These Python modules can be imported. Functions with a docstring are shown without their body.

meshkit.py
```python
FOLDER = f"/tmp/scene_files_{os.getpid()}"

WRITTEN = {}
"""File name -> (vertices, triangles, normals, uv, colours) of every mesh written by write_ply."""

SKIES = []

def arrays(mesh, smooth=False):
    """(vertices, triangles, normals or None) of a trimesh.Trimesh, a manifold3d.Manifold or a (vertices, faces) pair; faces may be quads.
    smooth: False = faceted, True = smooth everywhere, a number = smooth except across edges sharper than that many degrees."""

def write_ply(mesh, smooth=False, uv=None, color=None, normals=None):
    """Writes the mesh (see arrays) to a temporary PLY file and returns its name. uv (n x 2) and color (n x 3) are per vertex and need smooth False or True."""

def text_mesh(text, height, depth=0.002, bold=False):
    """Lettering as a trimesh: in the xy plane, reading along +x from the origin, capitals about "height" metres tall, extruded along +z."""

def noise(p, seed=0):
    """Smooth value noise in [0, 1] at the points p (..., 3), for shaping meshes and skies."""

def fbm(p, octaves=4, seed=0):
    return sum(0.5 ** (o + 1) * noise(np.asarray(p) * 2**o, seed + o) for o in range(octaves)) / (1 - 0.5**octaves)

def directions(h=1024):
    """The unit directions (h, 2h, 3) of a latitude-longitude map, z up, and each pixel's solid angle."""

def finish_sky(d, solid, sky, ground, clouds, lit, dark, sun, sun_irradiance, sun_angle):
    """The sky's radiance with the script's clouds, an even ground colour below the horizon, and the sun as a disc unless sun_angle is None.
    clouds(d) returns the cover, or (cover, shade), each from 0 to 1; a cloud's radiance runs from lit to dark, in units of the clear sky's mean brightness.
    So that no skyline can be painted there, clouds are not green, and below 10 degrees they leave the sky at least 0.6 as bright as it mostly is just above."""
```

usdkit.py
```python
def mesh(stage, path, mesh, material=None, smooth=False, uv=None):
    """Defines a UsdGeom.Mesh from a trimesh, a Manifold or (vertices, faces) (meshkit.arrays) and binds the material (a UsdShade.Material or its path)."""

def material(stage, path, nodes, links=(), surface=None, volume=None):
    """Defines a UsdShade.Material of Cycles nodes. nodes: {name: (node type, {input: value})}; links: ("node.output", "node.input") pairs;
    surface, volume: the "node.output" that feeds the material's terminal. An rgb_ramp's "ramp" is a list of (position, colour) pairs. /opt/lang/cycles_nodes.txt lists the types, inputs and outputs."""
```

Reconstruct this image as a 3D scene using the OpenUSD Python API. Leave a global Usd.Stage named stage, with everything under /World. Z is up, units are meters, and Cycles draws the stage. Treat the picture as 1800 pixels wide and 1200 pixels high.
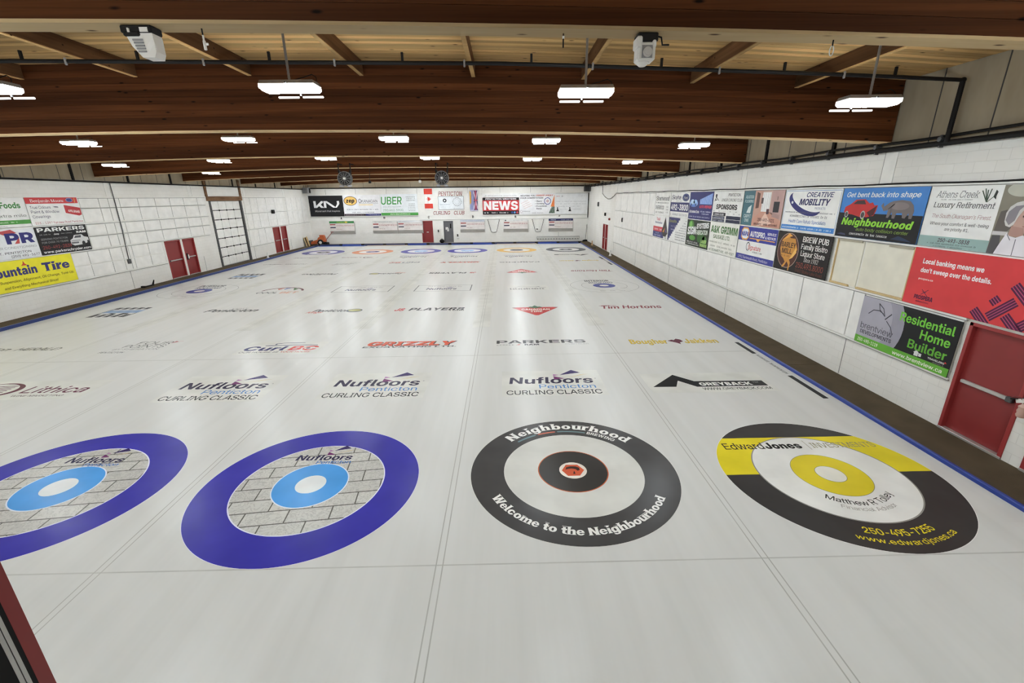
import math, random, glob
import numpy as np
import trimesh
import shapely
from shapely import affinity, box, union_all
from shapely.geometry import Polygon, Point, LineString
from PIL import Image, ImageDraw, ImageFont
from pxr import Usd, UsdGeom, UsdLux, UsdShade, Gf, Sdf
import usdkit, meshkit

stage = Usd.Stage.CreateInMemory()
UsdGeom.SetStageUpAxis(stage, 'Z')
UsdGeom.SetStageMetersPerUnit(stage, 1.0)
world = UsdGeom.Xform.Define(stage, '/World')
stage.SetDefaultPrim(world.GetPrim())
rng = random.Random(7)

# ------------------------------------------------------------------ camera, light, exposure
EXPOSURE = 0.0
LAMP = 104.0
YAW, PITCH, ROLL = 0.0143303, -0.3161513, -0.0110896
CAM = (3.394094, -6.532864, 4.663947)
cam = UsdGeom.Camera.Define(stage, '/World/camera')
cam.CreateHorizontalApertureAttr(36.0)
cam.CreateVerticalApertureAttr(24.0)
cam.CreateFocalLengthAttr(778.0026 / 1800 * 36.0)
cam.CreateClippingRangeAttr(Gf.Vec2f(0.05, 500))
cam.CreateExposureAttr(EXPOSURE)
cy_, sy_, cp_, sp_ = math.cos(YAW), math.sin(YAW), math.cos(PITCH), math.sin(PITCH)
F_ = np.array([sy_ * cp_, cy_ * cp_, sp_]); R_ = np.array([cy_, -sy_, 0]); U_ = np.cross(R_, F_)
cr_, sr_ = math.cos(ROLL), math.sin(ROLL)
R2, U2 = cr_ * R_ + sr_ * U_, -sr_ * R_ + cr_ * U_
cam.AddTransformOp().Set(Gf.Matrix4d(*R2, 0, *U2, 0, *(-F_), 0, *CAM, 1))
dome = UsdLux.DomeLight.Define(stage, '/World/sky_light')
dome.CreateIntensityAttr(0.02)
dome.CreateColorAttr(Gf.Vec3f(0.9, 0.95, 1.0))

# ------------------------------------------------------------------ helpers
def lin(c):
    c = c / 255.0
    return c / 12.92 if c <= 0.04045 else ((c + 0.055) / 1.055) ** 2.4
def hexrgb(h):
    return [int(h[i:i + 2], 16) for i in (0, 2, 4)]
def photo(h, gain=1.25):
    return tuple(min(0.86, max(0.004, lin(c) * gain - 0.004)) for c in hexrgb(h))

used = {}
def unique(parent, name):
    n = used.get((parent, name), 0)
    used[(parent, name)] = n + 1
    return f'{parent}/{name}' if n == 0 else f'{parent}/{name}_{n:03d}'

def say(prim, label=None, cat=None, group=None, kind=None):
    for k, v in (('label', label), ('category', cat), ('group', group), ('kind', kind)):
        if v: prim.SetCustomDataByKey(k, v)
    return prim

def thing(name, label, cat, loc=None, rotz=0, group=None, kind=None, matrix=None):
    x = UsdGeom.Xform.Define(stage, unique('/World', name))
    if matrix is not None: x.AddTransformOp().Set(matrix)
    elif loc is not None:
        x.AddTranslateOp().Set(Gf.Vec3d(*loc))
        if rotz: x.AddRotateZOp().Set(rotz)
    say(x.GetPrim(), label, cat, group, kind)
    return x.GetPrim()

def obj(name, mesh, m, parent=None, smooth=False, label=None, cat=None, group=None, kind=None):
    path = unique('/World' if parent is None else str(parent.GetPath()), name)
    pr = usdkit.mesh(stage, path, mesh, m, smooth=smooth).GetPrim()
    return say(pr, label, cat, group, kind)

def dup(root, label, loc=None, rotz=0, matrix=None, group=None):
    was = root.GetCustomData()
    base = root.GetName()
    if base[-4:-3] == '_' and base[-3:].isdigit(): base = base[:-4]
    r = UsdGeom.Xform.Define(stage, unique('/World', base))
    r.GetPrim().GetReferences().AddInternalReference(root.GetPath())
    r.ClearXformOpOrder()
    if matrix is not None: r.MakeMatrixXform().Set(matrix)
    else:
        api = UsdGeom.XformCommonAPI(r)
        api.SetTranslate(Gf.Vec3d(*loc)); api.SetRotate(Gf.Vec3f(0, 0, rotz))
    say(r.GetPrim(), label, was['category'], group or was.get('group'), was.get('kind'))
    r.GetPrim().SetInstanceable(True)
    return r.GetPrim()

def bx(x0, x1, y0, y1, z0, z1):
    b = trimesh.creation.box([abs(x1 - x0), abs(y1 - y0), abs(z1 - z0)])
    b.apply_translation([(x0 + x1) / 2, (y0 + y1) / 2, (z0 + z1) / 2])
    return b
def bev(x0, x1, y0, y1, z0, z1, r=0.01):
    """a box with chamfered edges: the hull of three shrunken boxes"""
    pts = []
    for k in range(3):
        e = [r, r, r]; e[k] = 0
        pts += [(x, y, z) for x in (x0 + e[0], x1 - e[0]) for y in (y0 + e[1], y1 - e[1]) for z in (z0 + e[2], z1 - e[2])]
    return trimesh.convex.convex_hull(np.array(pts))
def hull(pts): return trimesh.convex.convex_hull(np.array(pts, float))
def join(*ms): return trimesh.util.concatenate([m for m in ms])
def cyl(p, q, r, n=12):
    return trimesh.creation.cylinder(radius=r, segment=[p, q], sections=n)
def tube(pts, r, n=8):
    import sys
    p = np.asarray(pts, float); t = np.gradient(p, axis=0); t /= np.linalg.norm(t, axis=1, keepdims=True) + 1e-12
    up = np.array([0, 0, 1.0]) if abs(t[:, 2]).max() < 0.95 else np.array([0.31, 0.95, 0.05])
    a = np.cross(t, up); a /= np.linalg.norm(a, axis=1, keepdims=True) + 1e-12
    b = np.cross(t, a); ang = np.arange(n) * 2 * np.pi / n
    v = (p[:, None] + r * (np.cos(ang)[None, :, None] * a[:, None] + np.sin(ang)[None, :, None] * b[:, None])).reshape(-1, 3)
    f = []
    for i in range(len(p) - 1):
        for j in range(n):
            k = (j + 1) % n
            f += [(i * n + j, i * n + k, (i + 1) * n + k), (i * n + j, (i + 1) * n + k, (i + 1) * n + j)]
    v = np.vstack([v, p[0], p[-1]]); m = len(v)
    for j in range(n):
        k = (j + 1) % n
        f += [(m - 2, k, j), (m - 1, (len(p) - 1) * n + j, (len(p) - 1) * n + k)]
    tm = trimesh.Trimesh(v, f, process=False); tm.fix_normals(); return tm
def lathe(prof, n=24):
    return trimesh.creation.revolve(np.array(prof, float), sections=n)
def ext(g, z0, z1):
    out = []
    for q in getattr(g, 'geoms', [g]):
        if q.geom_type != 'Polygon' or q.area < 1e-9: continue
        try: e = trimesh.creation.extrude_polygon(q, z1 - z0, engine='earcut')
        except Exception: continue
        e.apply_translation([0, 0, z0]); out.append(e)
    return trimesh.util.concatenate(out) if out else None

# ------------------------------------------------------------------ materials
LOOK = '/World/Looks'
UsdGeom.Scope.Define(stage, LOOK)
mats = {}
def mat(name, nodes, links, surface='p.BSDF'):
    if name not in mats: mats[name] = usdkit.material(stage, f'{LOOK}/{name}', nodes, links, surface=surface)
    return mats[name]
def plain(name, col, rough=0.5, metal=0.0, spec=0.5):
    return mat(name, {'p': ('principled_bsdf', {'base_color': tuple(col), 'roughness': rough, 'metallic': metal, 'specular_ior_level': spec}),
                      'g': ('geometry', {}), 'n': ('noise_texture', {'scale': 2.5, 'detail': 4}),
                      'r': ('rgb_ramp', {'ramp': [(0.3, tuple(c * 0.93 for c in col)), (0.7, tuple(min(1, c * 1.05) for c in col))]})},
               [('g.position', 'n.vector'), ('n.fac', 'r.fac'), ('r.color', 'p.base_color')])
def ink(h, gain=1.25):           # flat print on boards and banners
    return plain('print_' + h, photo(h, gain), 0.42, 0, 0.35)
def under(h, gain=1.04):         # print under the ice
    c = photo(h, gain)
    return mat('ice_print_' + h, {'p': ('principled_bsdf', {'base_color': c, 'roughness': 0.27, 'specular_ior_level': 0.1}),
               'g': ('geometry', {}), 'n': ('noise_texture', {'scale': 1.3, 'detail': 5}), 'b': ('bump', {'strength': 0.06, 'distance': 0.01}), 'n2': ('noise_texture', {'scale': 26, 'detail': 2}),
               'r': ('rgb_ramp', {'ramp': [(0.3, tuple(x * 0.9 for x in c)), (0.7, tuple(min(1, x * 1.08 + 0.004) for x in c))]})},
               [('g.position', 'n.vector'), ('g.position', 'n2.vector'), ('n2.fac', 'b.height'), ('b.normal', 'p.normal'), ('n.fac', 'r.fac'), ('r.color', 'p.base_color')])
def glow(name, col, strength):
    return mat(name, {'e': ('emission', {'color': col, 'strength': strength})}, [], 'e.emission')

ICE = mat('ice', {'g': ('geometry', {}), 'm': ('mapping', {'scale': (2.2, 0.12, 1)}), 'n': ('noise_texture', {'scale': 1.0, 'detail': 5, 'roughness': 0.6}),
                  'r': ('rgb_ramp', {'ramp': [(0.25, (0.57, 0.572, 0.55)), (0.55, (0.615, 0.617, 0.597)), (0.8, (0.64, 0.642, 0.625))]}),
                  'n2': ('noise_texture', {'scale': 26, 'detail': 2}), 'b': ('bump', {'strength': 0.06, 'distance': 0.01}),
                  'p': ('principled_bsdf', {'roughness': 0.27, 'specular_ior_level': 0.1})},
          [('g.position', 'm.vector'), ('m.vector', 'n.vector'), ('n.fac', 'r.fac'), ('r.color', 'p.base_color'), ('g.position', 'n2.vector'), ('n2.fac', 'b.height'), ('b.normal', 'p.normal')])
ICE_WHITE = under('e0e0da', .85)

def wall_mat(name, u, v):
    return mat(name, {'g': ('geometry', {}), 's': ('separate_xyz', {}), 'c': ('combine_xyz', {}),
                      'k': ('brick_texture', {'color1': (0.83, 0.82, 0.785), 'color2': (0.85, 0.84, 0.805), 'mortar': (0.76, 0.75, 0.715), 'scale': 1.0, 'mortar_size': 0.008, 'mortar_smooth': 0.6, 'brick_width': 0.4, 'row_height': 0.2}),
                      'n': ('noise_texture', {'scale': 0.9, 'detail': 5}), 'r': ('rgb_ramp', {'ramp': [(0.3, (0.93, 0.925, 0.91)), (0.7, (1, 1, 1))]}), 'x': ('mix', {'mix_type': 'multiply', 'fac': 1.0}),
                      'b': ('bump', {'strength': 0.25, 'distance': 0.006, 'invert': True}), 'p': ('principled_bsdf', {'roughness': 0.55, 'specular_ior_level': 0.3})},
               [('g.position', 's.vector'), (f's.{u}', 'c.x'), (f's.{v}', 'c.y'), ('c.vector', 'k.vector'), ('g.position', 'n.vector'), ('n.fac', 'r.fac'), ('k.color', 'x.color1'), ('r.color', 'x.color2'),
                ('x.color', 'p.base_color'), ('k.fac', 'b.height'), ('b.normal', 'p.normal')])
WALL_SIDE, WALL_FAR = wall_mat('painted_block_side', 'y', 'z'), wall_mat('painted_block_far', 'x', 'z')
WHITE = plain('white_paint', (0.83, 0.825, 0.79), 0.5)
PANEL = plain('white_board', (0.85, 0.84, 0.81), 0.5)
SEAM = plain('seam_shadow_gap', (0.33, 0.325, 0.31), 0.8)  # grey that paints the shade in seams and under ledges
CREAM = plain('cream_plywood', (0.76, 0.73, 0.62), 0.6)
LUMBER = plain('raw_lumber', (0.60, 0.44, 0.22), 0.65)
BLACK = plain('black_steel', (0.012, 0.011, 0.011), 0.6, 0, 0.2)
DARKGREY = plain('dark_grey', (0.07, 0.07, 0.072), 0.5)
GREY = plain('grey_metal', (0.32, 0.32, 0.33), 0.4, 0.3)
ALU = plain('brushed_aluminium', (0.55, 0.54, 0.52), 0.35, 0.6)
RED = plain('red_door_paint', (0.245, 0.026, 0.026), 0.42)
REDTRIM = plain('red_trim_paint', (0.32, 0.034, 0.034), 0.45)
PLASTIC = plain('white_plastic', (0.80, 0.79, 0.76), 0.4)
BLUE = plain('blue_bumper', (0.016, 0.045, 0.27), 0.4)
NAVY = plain('navy_bumper', (0.022, 0.032, 0.10), 0.5)
BLUECLOTH = plain('blue_bumper_cloth', (0.07, 0.13, 0.42), 0.7)
TAN = plain('tan_bumper_cloth', (0.52, 0.42, 0.34), 0.7)
def stained(name, a, b, sc=(0.5, 2.0, 2.0)):
    return mat(name, {'g': ('geometry', {}), 'm': ('mapping', {'scale': sc}), 'n': ('noise_texture', {'scale': 1.2, 'detail': 6, 'roughness': 0.6}),
                      'r': ('rgb_ramp', {'ramp': [(0.25, a), (0.7, b)]}), 'p': ('principled_bsdf', {'roughness': 0.7, 'specular_ior_level': 0.2})},
               [('g.position', 'm.vector'), ('m.vector', 'n.vector'), ('n.fac', 'r.fac'), ('r.color', 'p.base_color')])
UPPER = stained('beige_upper_panel', (0.33, 0.28, 0.20), (0.43, 0.375, 0.28), (0.6, 1.6, 0.5))
CARPET = mat('brown_carpet', {'g': ('geometry', {}), 'n': ('noise_texture', {'scale': 260, 'detail': 2}), 'n3': ('noise_texture', {'scale': 1.5, 'detail': 4}), 'x': ('mix', {'mix_type': 'multiply', 'fac': 1.0}),
                              'r3': ('rgb_ramp', {'ramp': [(0.3, (0.8, 0.8, 0.8)), (0.7, (1.1, 1.1, 1.1))]}),
                              'r': ('rgb_ramp', {'ramp': [(0.3, (0.075, 0.056, 0.034)), (0.7, (0.135, 0.105, 0.068))]}), 'b': ('bump', {'strength': 0.6, 'distance': 0.01}), 'p': ('principled_bsdf', {'roughness': 0.95, 'specular_ior_level': 0.1})},
             [('g.position', 'n.vector'), ('g.position', 'n3.vector'), ('n3.fac', 'r3.fac'), ('n.fac', 'r.fac'), ('r.color', 'x.color1'), ('r3.color', 'x.color2'), ('x.color', 'p.base_color'), ('n.fac', 'b.height'), ('b.normal', 'p.normal')])
def timber(name, a, b, knot, grain=(0.35, 9.0, 22.0)):
    """wood with grain along x, random tone per piece, dark knots"""
    return mat(name, {'g': ('geometry', {}), 'o': ('object_info', {}), 'm': ('mapping', {'scale': grain}), 'n': ('noise_texture', {'scale': 1.0, 'detail': 6, 'roughness': 0.65, 'distortion': 0.6}),
                      'r': ('rgb_ramp', {'ramp': [(0.2, a), (0.75, b)]}),
                      'km': ('mapping', {'scale': (1.9, 5.0, 6.5)}), 'v': ('voronoi_texture', {'scale': 1.0, 'randomness': 1.0}), 'kr': ('rgb_ramp', {'ramp': [(0.0, (1, 1, 1)), (0.05, (1, 1, 1)), (0.13, (0, 0, 0))]}),
                      'kx': ('mix', {'mix_type': 'mix', 'color2': knot}),
                      'lm': ('mapping', {'scale': (0.12, 0.5, 3.2)}), 'ln': ('noise_texture', {'scale': 1.0, 'detail': 2}), 'lr': ('rgb_ramp', {'ramp': [(0.35, (0.62, 0.6, 0.58)), (0.65, (1.3, 1.3, 1.3))]}), 'lx': ('mix', {'mix_type': 'multiply', 'fac': 1.0}),
                      'h': ('map_range', {'from_min': 0.0, 'from_max': 1.0, 'to_min': 0.72, 'to_max': 1.25}), 'hv': ('hsv', {}),
                      'p': ('principled_bsdf', {'roughness': 0.65, 'specular_ior_level': 0.08})},
               [('g.position', 'm.vector'), ('m.vector', 'n.vector'), ('n.fac', 'r.fac'), ('g.position', 'km.vector'), ('km.vector', 'v.vector'), ('v.distance', 'kr.fac'), ('kr.color', 'kx.fac'), ('r.color', 'kx.color1'),
                ('g.position', 'lm.vector'), ('lm.vector', 'ln.vector'), ('ln.fac', 'lr.fac'), ('kx.color', 'lx.color1'), ('lr.color', 'lx.color2'),
                ('o.random', 'h.value'), ('h.result', 'hv.value'), ('lx.color', 'hv.color'), ('hv.color', 'p.base_color')])
GLULAM = timber('shaded_glulam', (0.045, 0.0145, 0.005), (0.12, 0.042, 0.0145), (0.005, 0.002, 0.001))  # dark tone has the shade of the beam faces put in
SOFFIT = timber('lit_glulam_soffit', (0.74, 0.54, 0.29), (0.86, 0.67, 0.40), (0.12, 0.06, 0.03))  # wood of the beam faces, with light off the ice put into colour
DECK = timber('pine_decking', (0.48, 0.30, 0.12), (0.72, 0.48, 0.22), (0.07, 0.035, 0.016), (0.5, 14.0, 14.0))
PURLIN = timber('brown_purlin', (0.09, 0.045, 0.021), (0.17, 0.088, 0.043), (0.02, 0.01, 0.006), (9.0, 0.4, 18.0))
BROWNWOOD = timber('brown_door_header', (0.14, 0.075, 0.04), (0.26, 0.15, 0.085), (0.03, 0.016, 0.01))
LAMPGLOW = glow('led_diffuser', (0.88, 0.955, 1.0), LAMP)
ADDEDGLOW = glow('added_bar_glow', (1.0, 0.98, 0.92), 2.2)  # dim glow of the bar added behind each lamp

# ------------------------------------------------------------------ flat print: lettering and shapes
FONT = glob.glob('/opt/blender-*/*/datafiles/fonts/Inter.woff2')[0]
_fonts, _texts = {}, {}
def font(wt):
    if wt not in _fonts:
        f = ImageFont.truetype(FONT, 80)
        try: f.set_variation_by_axes([32, wt])
        except Exception: pass
        _fonts[wt] = f
    return _fonts[wt]
def raster_shape(on, oy, simp=0.6):
    on = np.pad(on, ((1, 1), (1, 1))).astype(np.int8)
    d = np.diff(on, axis=1)
    rows, st = np.nonzero(d == 1); en = np.nonzero(d == -1)[1]
    if len(rows) == 0: return Polygon()
    g = union_all(box(st, oy - rows, en, oy - rows + 1))
    return g.buffer(0.55, quad_segs=2).buffer(-0.55, quad_segs=2).simplify(simp)
def letters(text, wt=500, serif=0, shear=0.0):
    """outline of a line of text: capitals 1 unit tall, baseline y = 0, starting at x = 0. serif: 0 none, 1 slab feet, 2 thin strokes and feet"""
    key = (text, wt, serif, shear)
    if key in _texts: return _texts[key]
    f = font(wt)
    x0, y0, x1, y1 = f.getbbox(text, anchor='ls')
    padx = 12
    im = Image.new('L', (x1 - x0 + 2 * padx, y1 - y0 + 16))
    ImageDraw.Draw(im).text((padx - x0, 8 - y0), text, 255, font=f, anchor='ls')
    on = np.asarray(im) > 127
    base = 8 - y0; cap = 58; xh = 44
    if serif:
        stem = max(5, int(f.getlength('l') * 0.42))
        if serif == 2:
            k = max(1, int(stem * 0.35))
            er = on.copy()
            for s in range(1, k + 1): er[s:] &= on[:-s]
            tops = on & ~np.vstack([np.zeros((1, on.shape[1]), bool), on[:-1]])
            on = er
        t, s = 3, max(4, int(stem * 0.55))
        out = on.copy()
        def feet(row, probe, lo, hi, fresh=None):
            if not (0 <= probe < on.shape[0]): return
            r = np.pad(on[probe].astype(np.int8), 1); d = np.diff(r)
            for a, b in zip(np.nonzero(d == 1)[0], np.nonzero(d == -1)[0]):
                if b - a > stem * 1.9: continue
                if fresh is not None and on[fresh, max(0, a):b].any(): continue
                out[max(0, lo):hi, max(0, a - s):b + s] = True
        feet(base, base - 3, base - t, base)
        kk = int(stem * 0.35) if serif == 2 else 0
        feet(base - cap, base - cap + 5 + kk, base - cap, base - cap + t)
        feet(base - xh, base - xh + 6 + kk, base - xh, base - xh + t, base - xh - 4)
        on = out
    g = raster_shape(on, base)
    g = affinity.affine_transform(g, [1 / cap, shear / cap, 0, 1 / cap, -padx / cap, 0])
    _texts[key] = g
    return g

class Flat:
    """print collected on a board: coordinates are fractions of its width W and height H, levels stack outward"""
    def __init__(s, W, H, mk=ink, z=0.0, step=0.0015, cx=0.0, cy=0.0, edge=None):
        s.W, s.H, s.mk, s.z, s.step, s.items, s.cx, s.cy = W, H, mk, z, step, {}, cx, cy
        s.edge = edge
    def add(s, g, col, lvl=1, name='graphic'):
        if s.edge is not None: g = g.intersection(s.edge)
        s.items.setdefault((name, col, lvl), []).append(affinity.translate(g, -s.cx, -s.cy)); return g
    def rect(s, x0, y0, x1, y1, col, lvl=1, name='colour_field'):
        return s.add(box(x0 * s.W, y0 * s.H, x1 * s.W, y1 * s.H), col, lvl, name)
    def poly(s, pts, col, lvl=1, name='graphic'):
        return s.add(Polygon([(x * s.W, y * s.H) for x, y in pts]).buffer(0), col, lvl, name)
    def ell(s, x, y, rx, ry, col, lvl=1, name='graphic', hole=0.0):
        g = affinity.scale(Point(0, 0).buffer(1, quad_segs=10), rx * s.W, ry * s.H)
        if hole: g = g.difference(affinity.scale(g, hole, hole))
        return s.add(affinity.translate(g, x * s.W, y * s.H), col, lvl, name)
    def line(s, pts, w, col, lvl=1, name='graphic'):
        return s.add(LineString([(x * s.W, y * s.H) for x, y in pts]).buffer(w / 2, cap_style='flat', quad_segs=3), col, lvl, name)
    def text(s, t, x0, x1, yb, h, col, lvl=2, wt=500, serif=0, shear=0.0, slope=0.0, name='lettering'):
        g = letters(t, wt, serif, shear)
        b = g.bounds
        g = affinity.translate(g, -b[0], 0)
        k = (x1 - x0) * s.W / (b[2] - b[0])
        g = affinity.affine_transform(g, [k, 0, slope * k, h * s.H, x0 * s.W, yb * s.H])
        s.nt = getattr(s, 'nt', 0) + 1; return s.add(g, col, lvl + .001 * s.nt, name)
    def scribble(s, x0, x1, yb, h, col, lvl=2, n=None, seed=1, bold=0.42, name='small_print'):
        """illegible small print: letter-like strokes"""
        r = random.Random(seed); H, W = h * s.H, (x1 - x0) * s.W
        n = n or max(4, int(W / (H * 0.75))); cw = W / n; gs = []
        for i in range(n):
            if i and r.random() < 0.14: continue
            x = x0 * s.W + i * cw; y = yb * s.H; hh = H * (1 if r.random() < 0.3 else 0.74); t = cw * bold * 0.5
            gs.append(box(x + cw * 0.1, y, x + cw * 0.1 + t, y + hh))
            q = r.random()
            if q < 0.45: gs.append(box(x + cw * 0.55, y, x + cw * 0.55 + t, y + H * 0.74))
            if q > 0.3: gs.append(box(x + cw * 0.1, y, x + cw * 0.8, y + H * 0.16))
            if q > 0.15: gs.append(box(x + cw * 0.1, y + H * 0.6, x + cw * 0.8, y + H * 0.74))
        return s.add(union_all(gs), col, lvl, name)
    def arc(s, t, cx, cy, r, h, a0, a1, col, lvl=3, wt=700, serif=0, bottom=False, name='lettering', sx=1.0):
        """letters round a circle (metres), from angle a0 to a1 in degrees, upright at the top or, with bottom, at the foot"""
        f = font(wt); adv = [f.getlength(c) for c in t]; tot = sum(adv); pos = 0; gs = []
        for c, w in zip(t, adv):
            mid = (pos + w / 2) / tot; pos += w
            if c == ' ': continue
            a = math.radians(a0 + (a1 - a0) * mid)
            g = letters(c, wt, serif); b = g.bounds
            k = abs(math.radians(a1 - a0)) * r / (tot / 58)
            g = affinity.translate(g, -(b[0] + b[2]) / 2, 0)
            g = affinity.affine_transform(g, [k * sx, 0, 0, h, 0, 0])
            rot = (a - math.pi / 2) if not bottom else (a + math.pi / 2)
            rr = r
            g = affinity.rotate(g, math.degrees(rot), origin=(0, 0))
            gs.append(affinity.translate(g, cx + rr * math.cos(a), cy + rr * math.sin(a)))
        return s.add(union_all(gs), col, lvl, name)
    def build(s, parent):
        for (name, col, lvl), gs in s.items.items():
            g = union_all([q.buffer(0) for q in gs])
            z0 = s.z + (int(lvl) - 1) * s.step
            gl = list(getattr(g, 'geoms', [g]))
            pieces = gl if (len(gl) <= 3 or (len(gl) <= 12 and name not in ('lettering', 'small_print', 'numerals'))) else [g]
            for q in pieces:
              e = ext(q, z0, z0 + s.step)
              if e is not None: obj(name, e, s.mk(col) if isinstance(col, str) else col, parent, kind='stuff' if name in ('small_print', 'numerals') else None)

def on_wall(side, a, z, out=0.0):
    """matrix: local x along the reading direction, y up, z out of the wall"""
    if side == 'right': return Gf.Matrix4d(0, -1, 0, 0, 0, 0, 1, 0, -1, 0, 0, 0, XR - out, a, z, 1)
    if side == 'left': return Gf.Matrix4d(0, 1, 0, 0, 0, 0, 1, 0, 1, 0, 0, 0, XL + out, a, z, 1)
    return Gf.Matrix4d(1, 0, 0, 0, 0, 0, 1, 0, 0, -1, 0, 0, a, YF - out, z, 1)

# ------------------------------------------------------------------ hall dimensions
XR, XL, YF, YN = 12.4, -17.2, 42.5, -5.95
ZP = 5.65                      # top of the block walls
BEAMS = [-2.05, 4.5, 11.05, 17.6, 24.1, 30.7, 37.2]
SHEET = [-13.15, -8.66, -4.25, 0.0, 4.5, 9.03]
DIV = [-10.9, -6.47, -2.05, 2.46, 6.84]
def zbot(x): return 6.12 - 0.00155 * (np.asarray(x) + 3.1) ** 2
def ztop(x): return 7.50 - 0.0021 * (np.asarray(x) + 2.4) ** 2

def swept(xs, y0, y1, zlo, zhi):
    """a board along x between two curved heights"""
    n = len(xs); v = []
    for x, a, b in zip(xs, zlo, zhi): v += [(x, y0, a), (x, y1, a), (x, y1, b), (x, y0, b)]
    f = []
    for i in range(n - 1):
        o, p = 4 * i, 4 * i + 4
        for j in range(4):
            k = (j + 1) % 4
            f += [(o + j, p + j, p + k), (o + j, p + k, o + k)]
    e = 4 * (n - 1)
    f += [(0, 1, 2), (0, 2, 3), (e, e + 2, e + 1), (e, e + 3, e + 2)]
    t = trimesh.Trimesh(np.array(v), np.array(f), process=False); t.fix_normals(); return t
XS = np.linspace(XL, XR, 25)

# ================================================================== the setting
fl = thing('floor', 'white curling ice of six long sheets with thin grey lines', 'ice floor', kind='structure')
obj('ice_surface', bx(-15.78, 11.27, YN, 40.25, -0.12, 0.0), ICE, fl)
LINE, LINEB = under('a9a9a4'), under('b4b4b0')
for d in DIV:
    for s in (-1, 1): obj('divider_line', bx(d + s * 0.045 - 0.008, d + s * 0.045 + 0.008, YN, 40.2, 0, 0.0006), LINE, fl)
for y, w in ((6.401, 0.05), (34.747 - 6.401, 0.06)): obj('hog_line', bx(-15.6, 11.1, y - w / 2, y + w / 2, 0, 0.0005), under('bcbcb8'), fl)
for y in (-1.829, 34.747 + 1.829): obj('back_line', bx(-15.6, 11.1, y - 0.011, y + 0.011, 0, 0.0005), LINEB, fl)
BAND = under('cfcfc9', .96)
for d in DIV: obj('worn_band', bx(d - 0.33, d + 0.33, 9.5, 40.2, 0, 0.0002), BAND, fl)

w = thing('floor_right_walkway', 'brown carpet walkway between the ice and the right wall', 'walkway', kind='structure')
obj('carpet', bx(11.33, XR, YN, 5.17, -0.12, 0.005), CARPET, w); obj('carpet', bx(11.33, XR, 5.19, YF, -0.12, 0.006), CARPET, w)
w = thing('floor_left_walkway', 'brown carpet walkway between the ice and the left wall', 'walkway', kind='structure')
obj('carpet', bx(XL, -15.86, YN, YF, -0.12, 0.005), CARPET, w)
w = thing('floor_far_walkway', 'dark carpet walkway along the foot of the far wall', 'walkway', kind='structure')
obj('carpet', bx(-15.86, 11.33, 40.45, YF, -0.12, 0.005), CARPET, w)
obj('ice_bumper', bev(11.26, 11.335, YN, 40.3, -0.05, 0.075, 0.015), BLUE, label='long blue bumper edging the ice along the right walkway', cat='bumper', kind='structure')
obj('ice_bumper', bev(-15.86, -15.77, YN, 40.3, -0.05, 0.13, 0.015), plain('dark_blue_bumper', (0.014, 0.034, 0.15), 0.4), label='long blue bumper edging the ice along the left walkway', cat='bumper', kind='structure')
hb = thing('hack_bumper', 'low navy padded bumper across the far end of the ice', 'bumper')
for i in range(12):
    x0 = -15.7 + i * 2.24
    obj('bumper_pad', bev(x0 + 0.1, x0 + 2.14, 40.2, 40.42, 0.0, 0.17, 0.03), [NAVY, BLUE, NAVY][i % 3], hb)
    obj('strap', bx(x0 + 2.1, x0 + 2.4, 40.18, 40.44, 0.0, 0.185), BLACK, hb)
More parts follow.
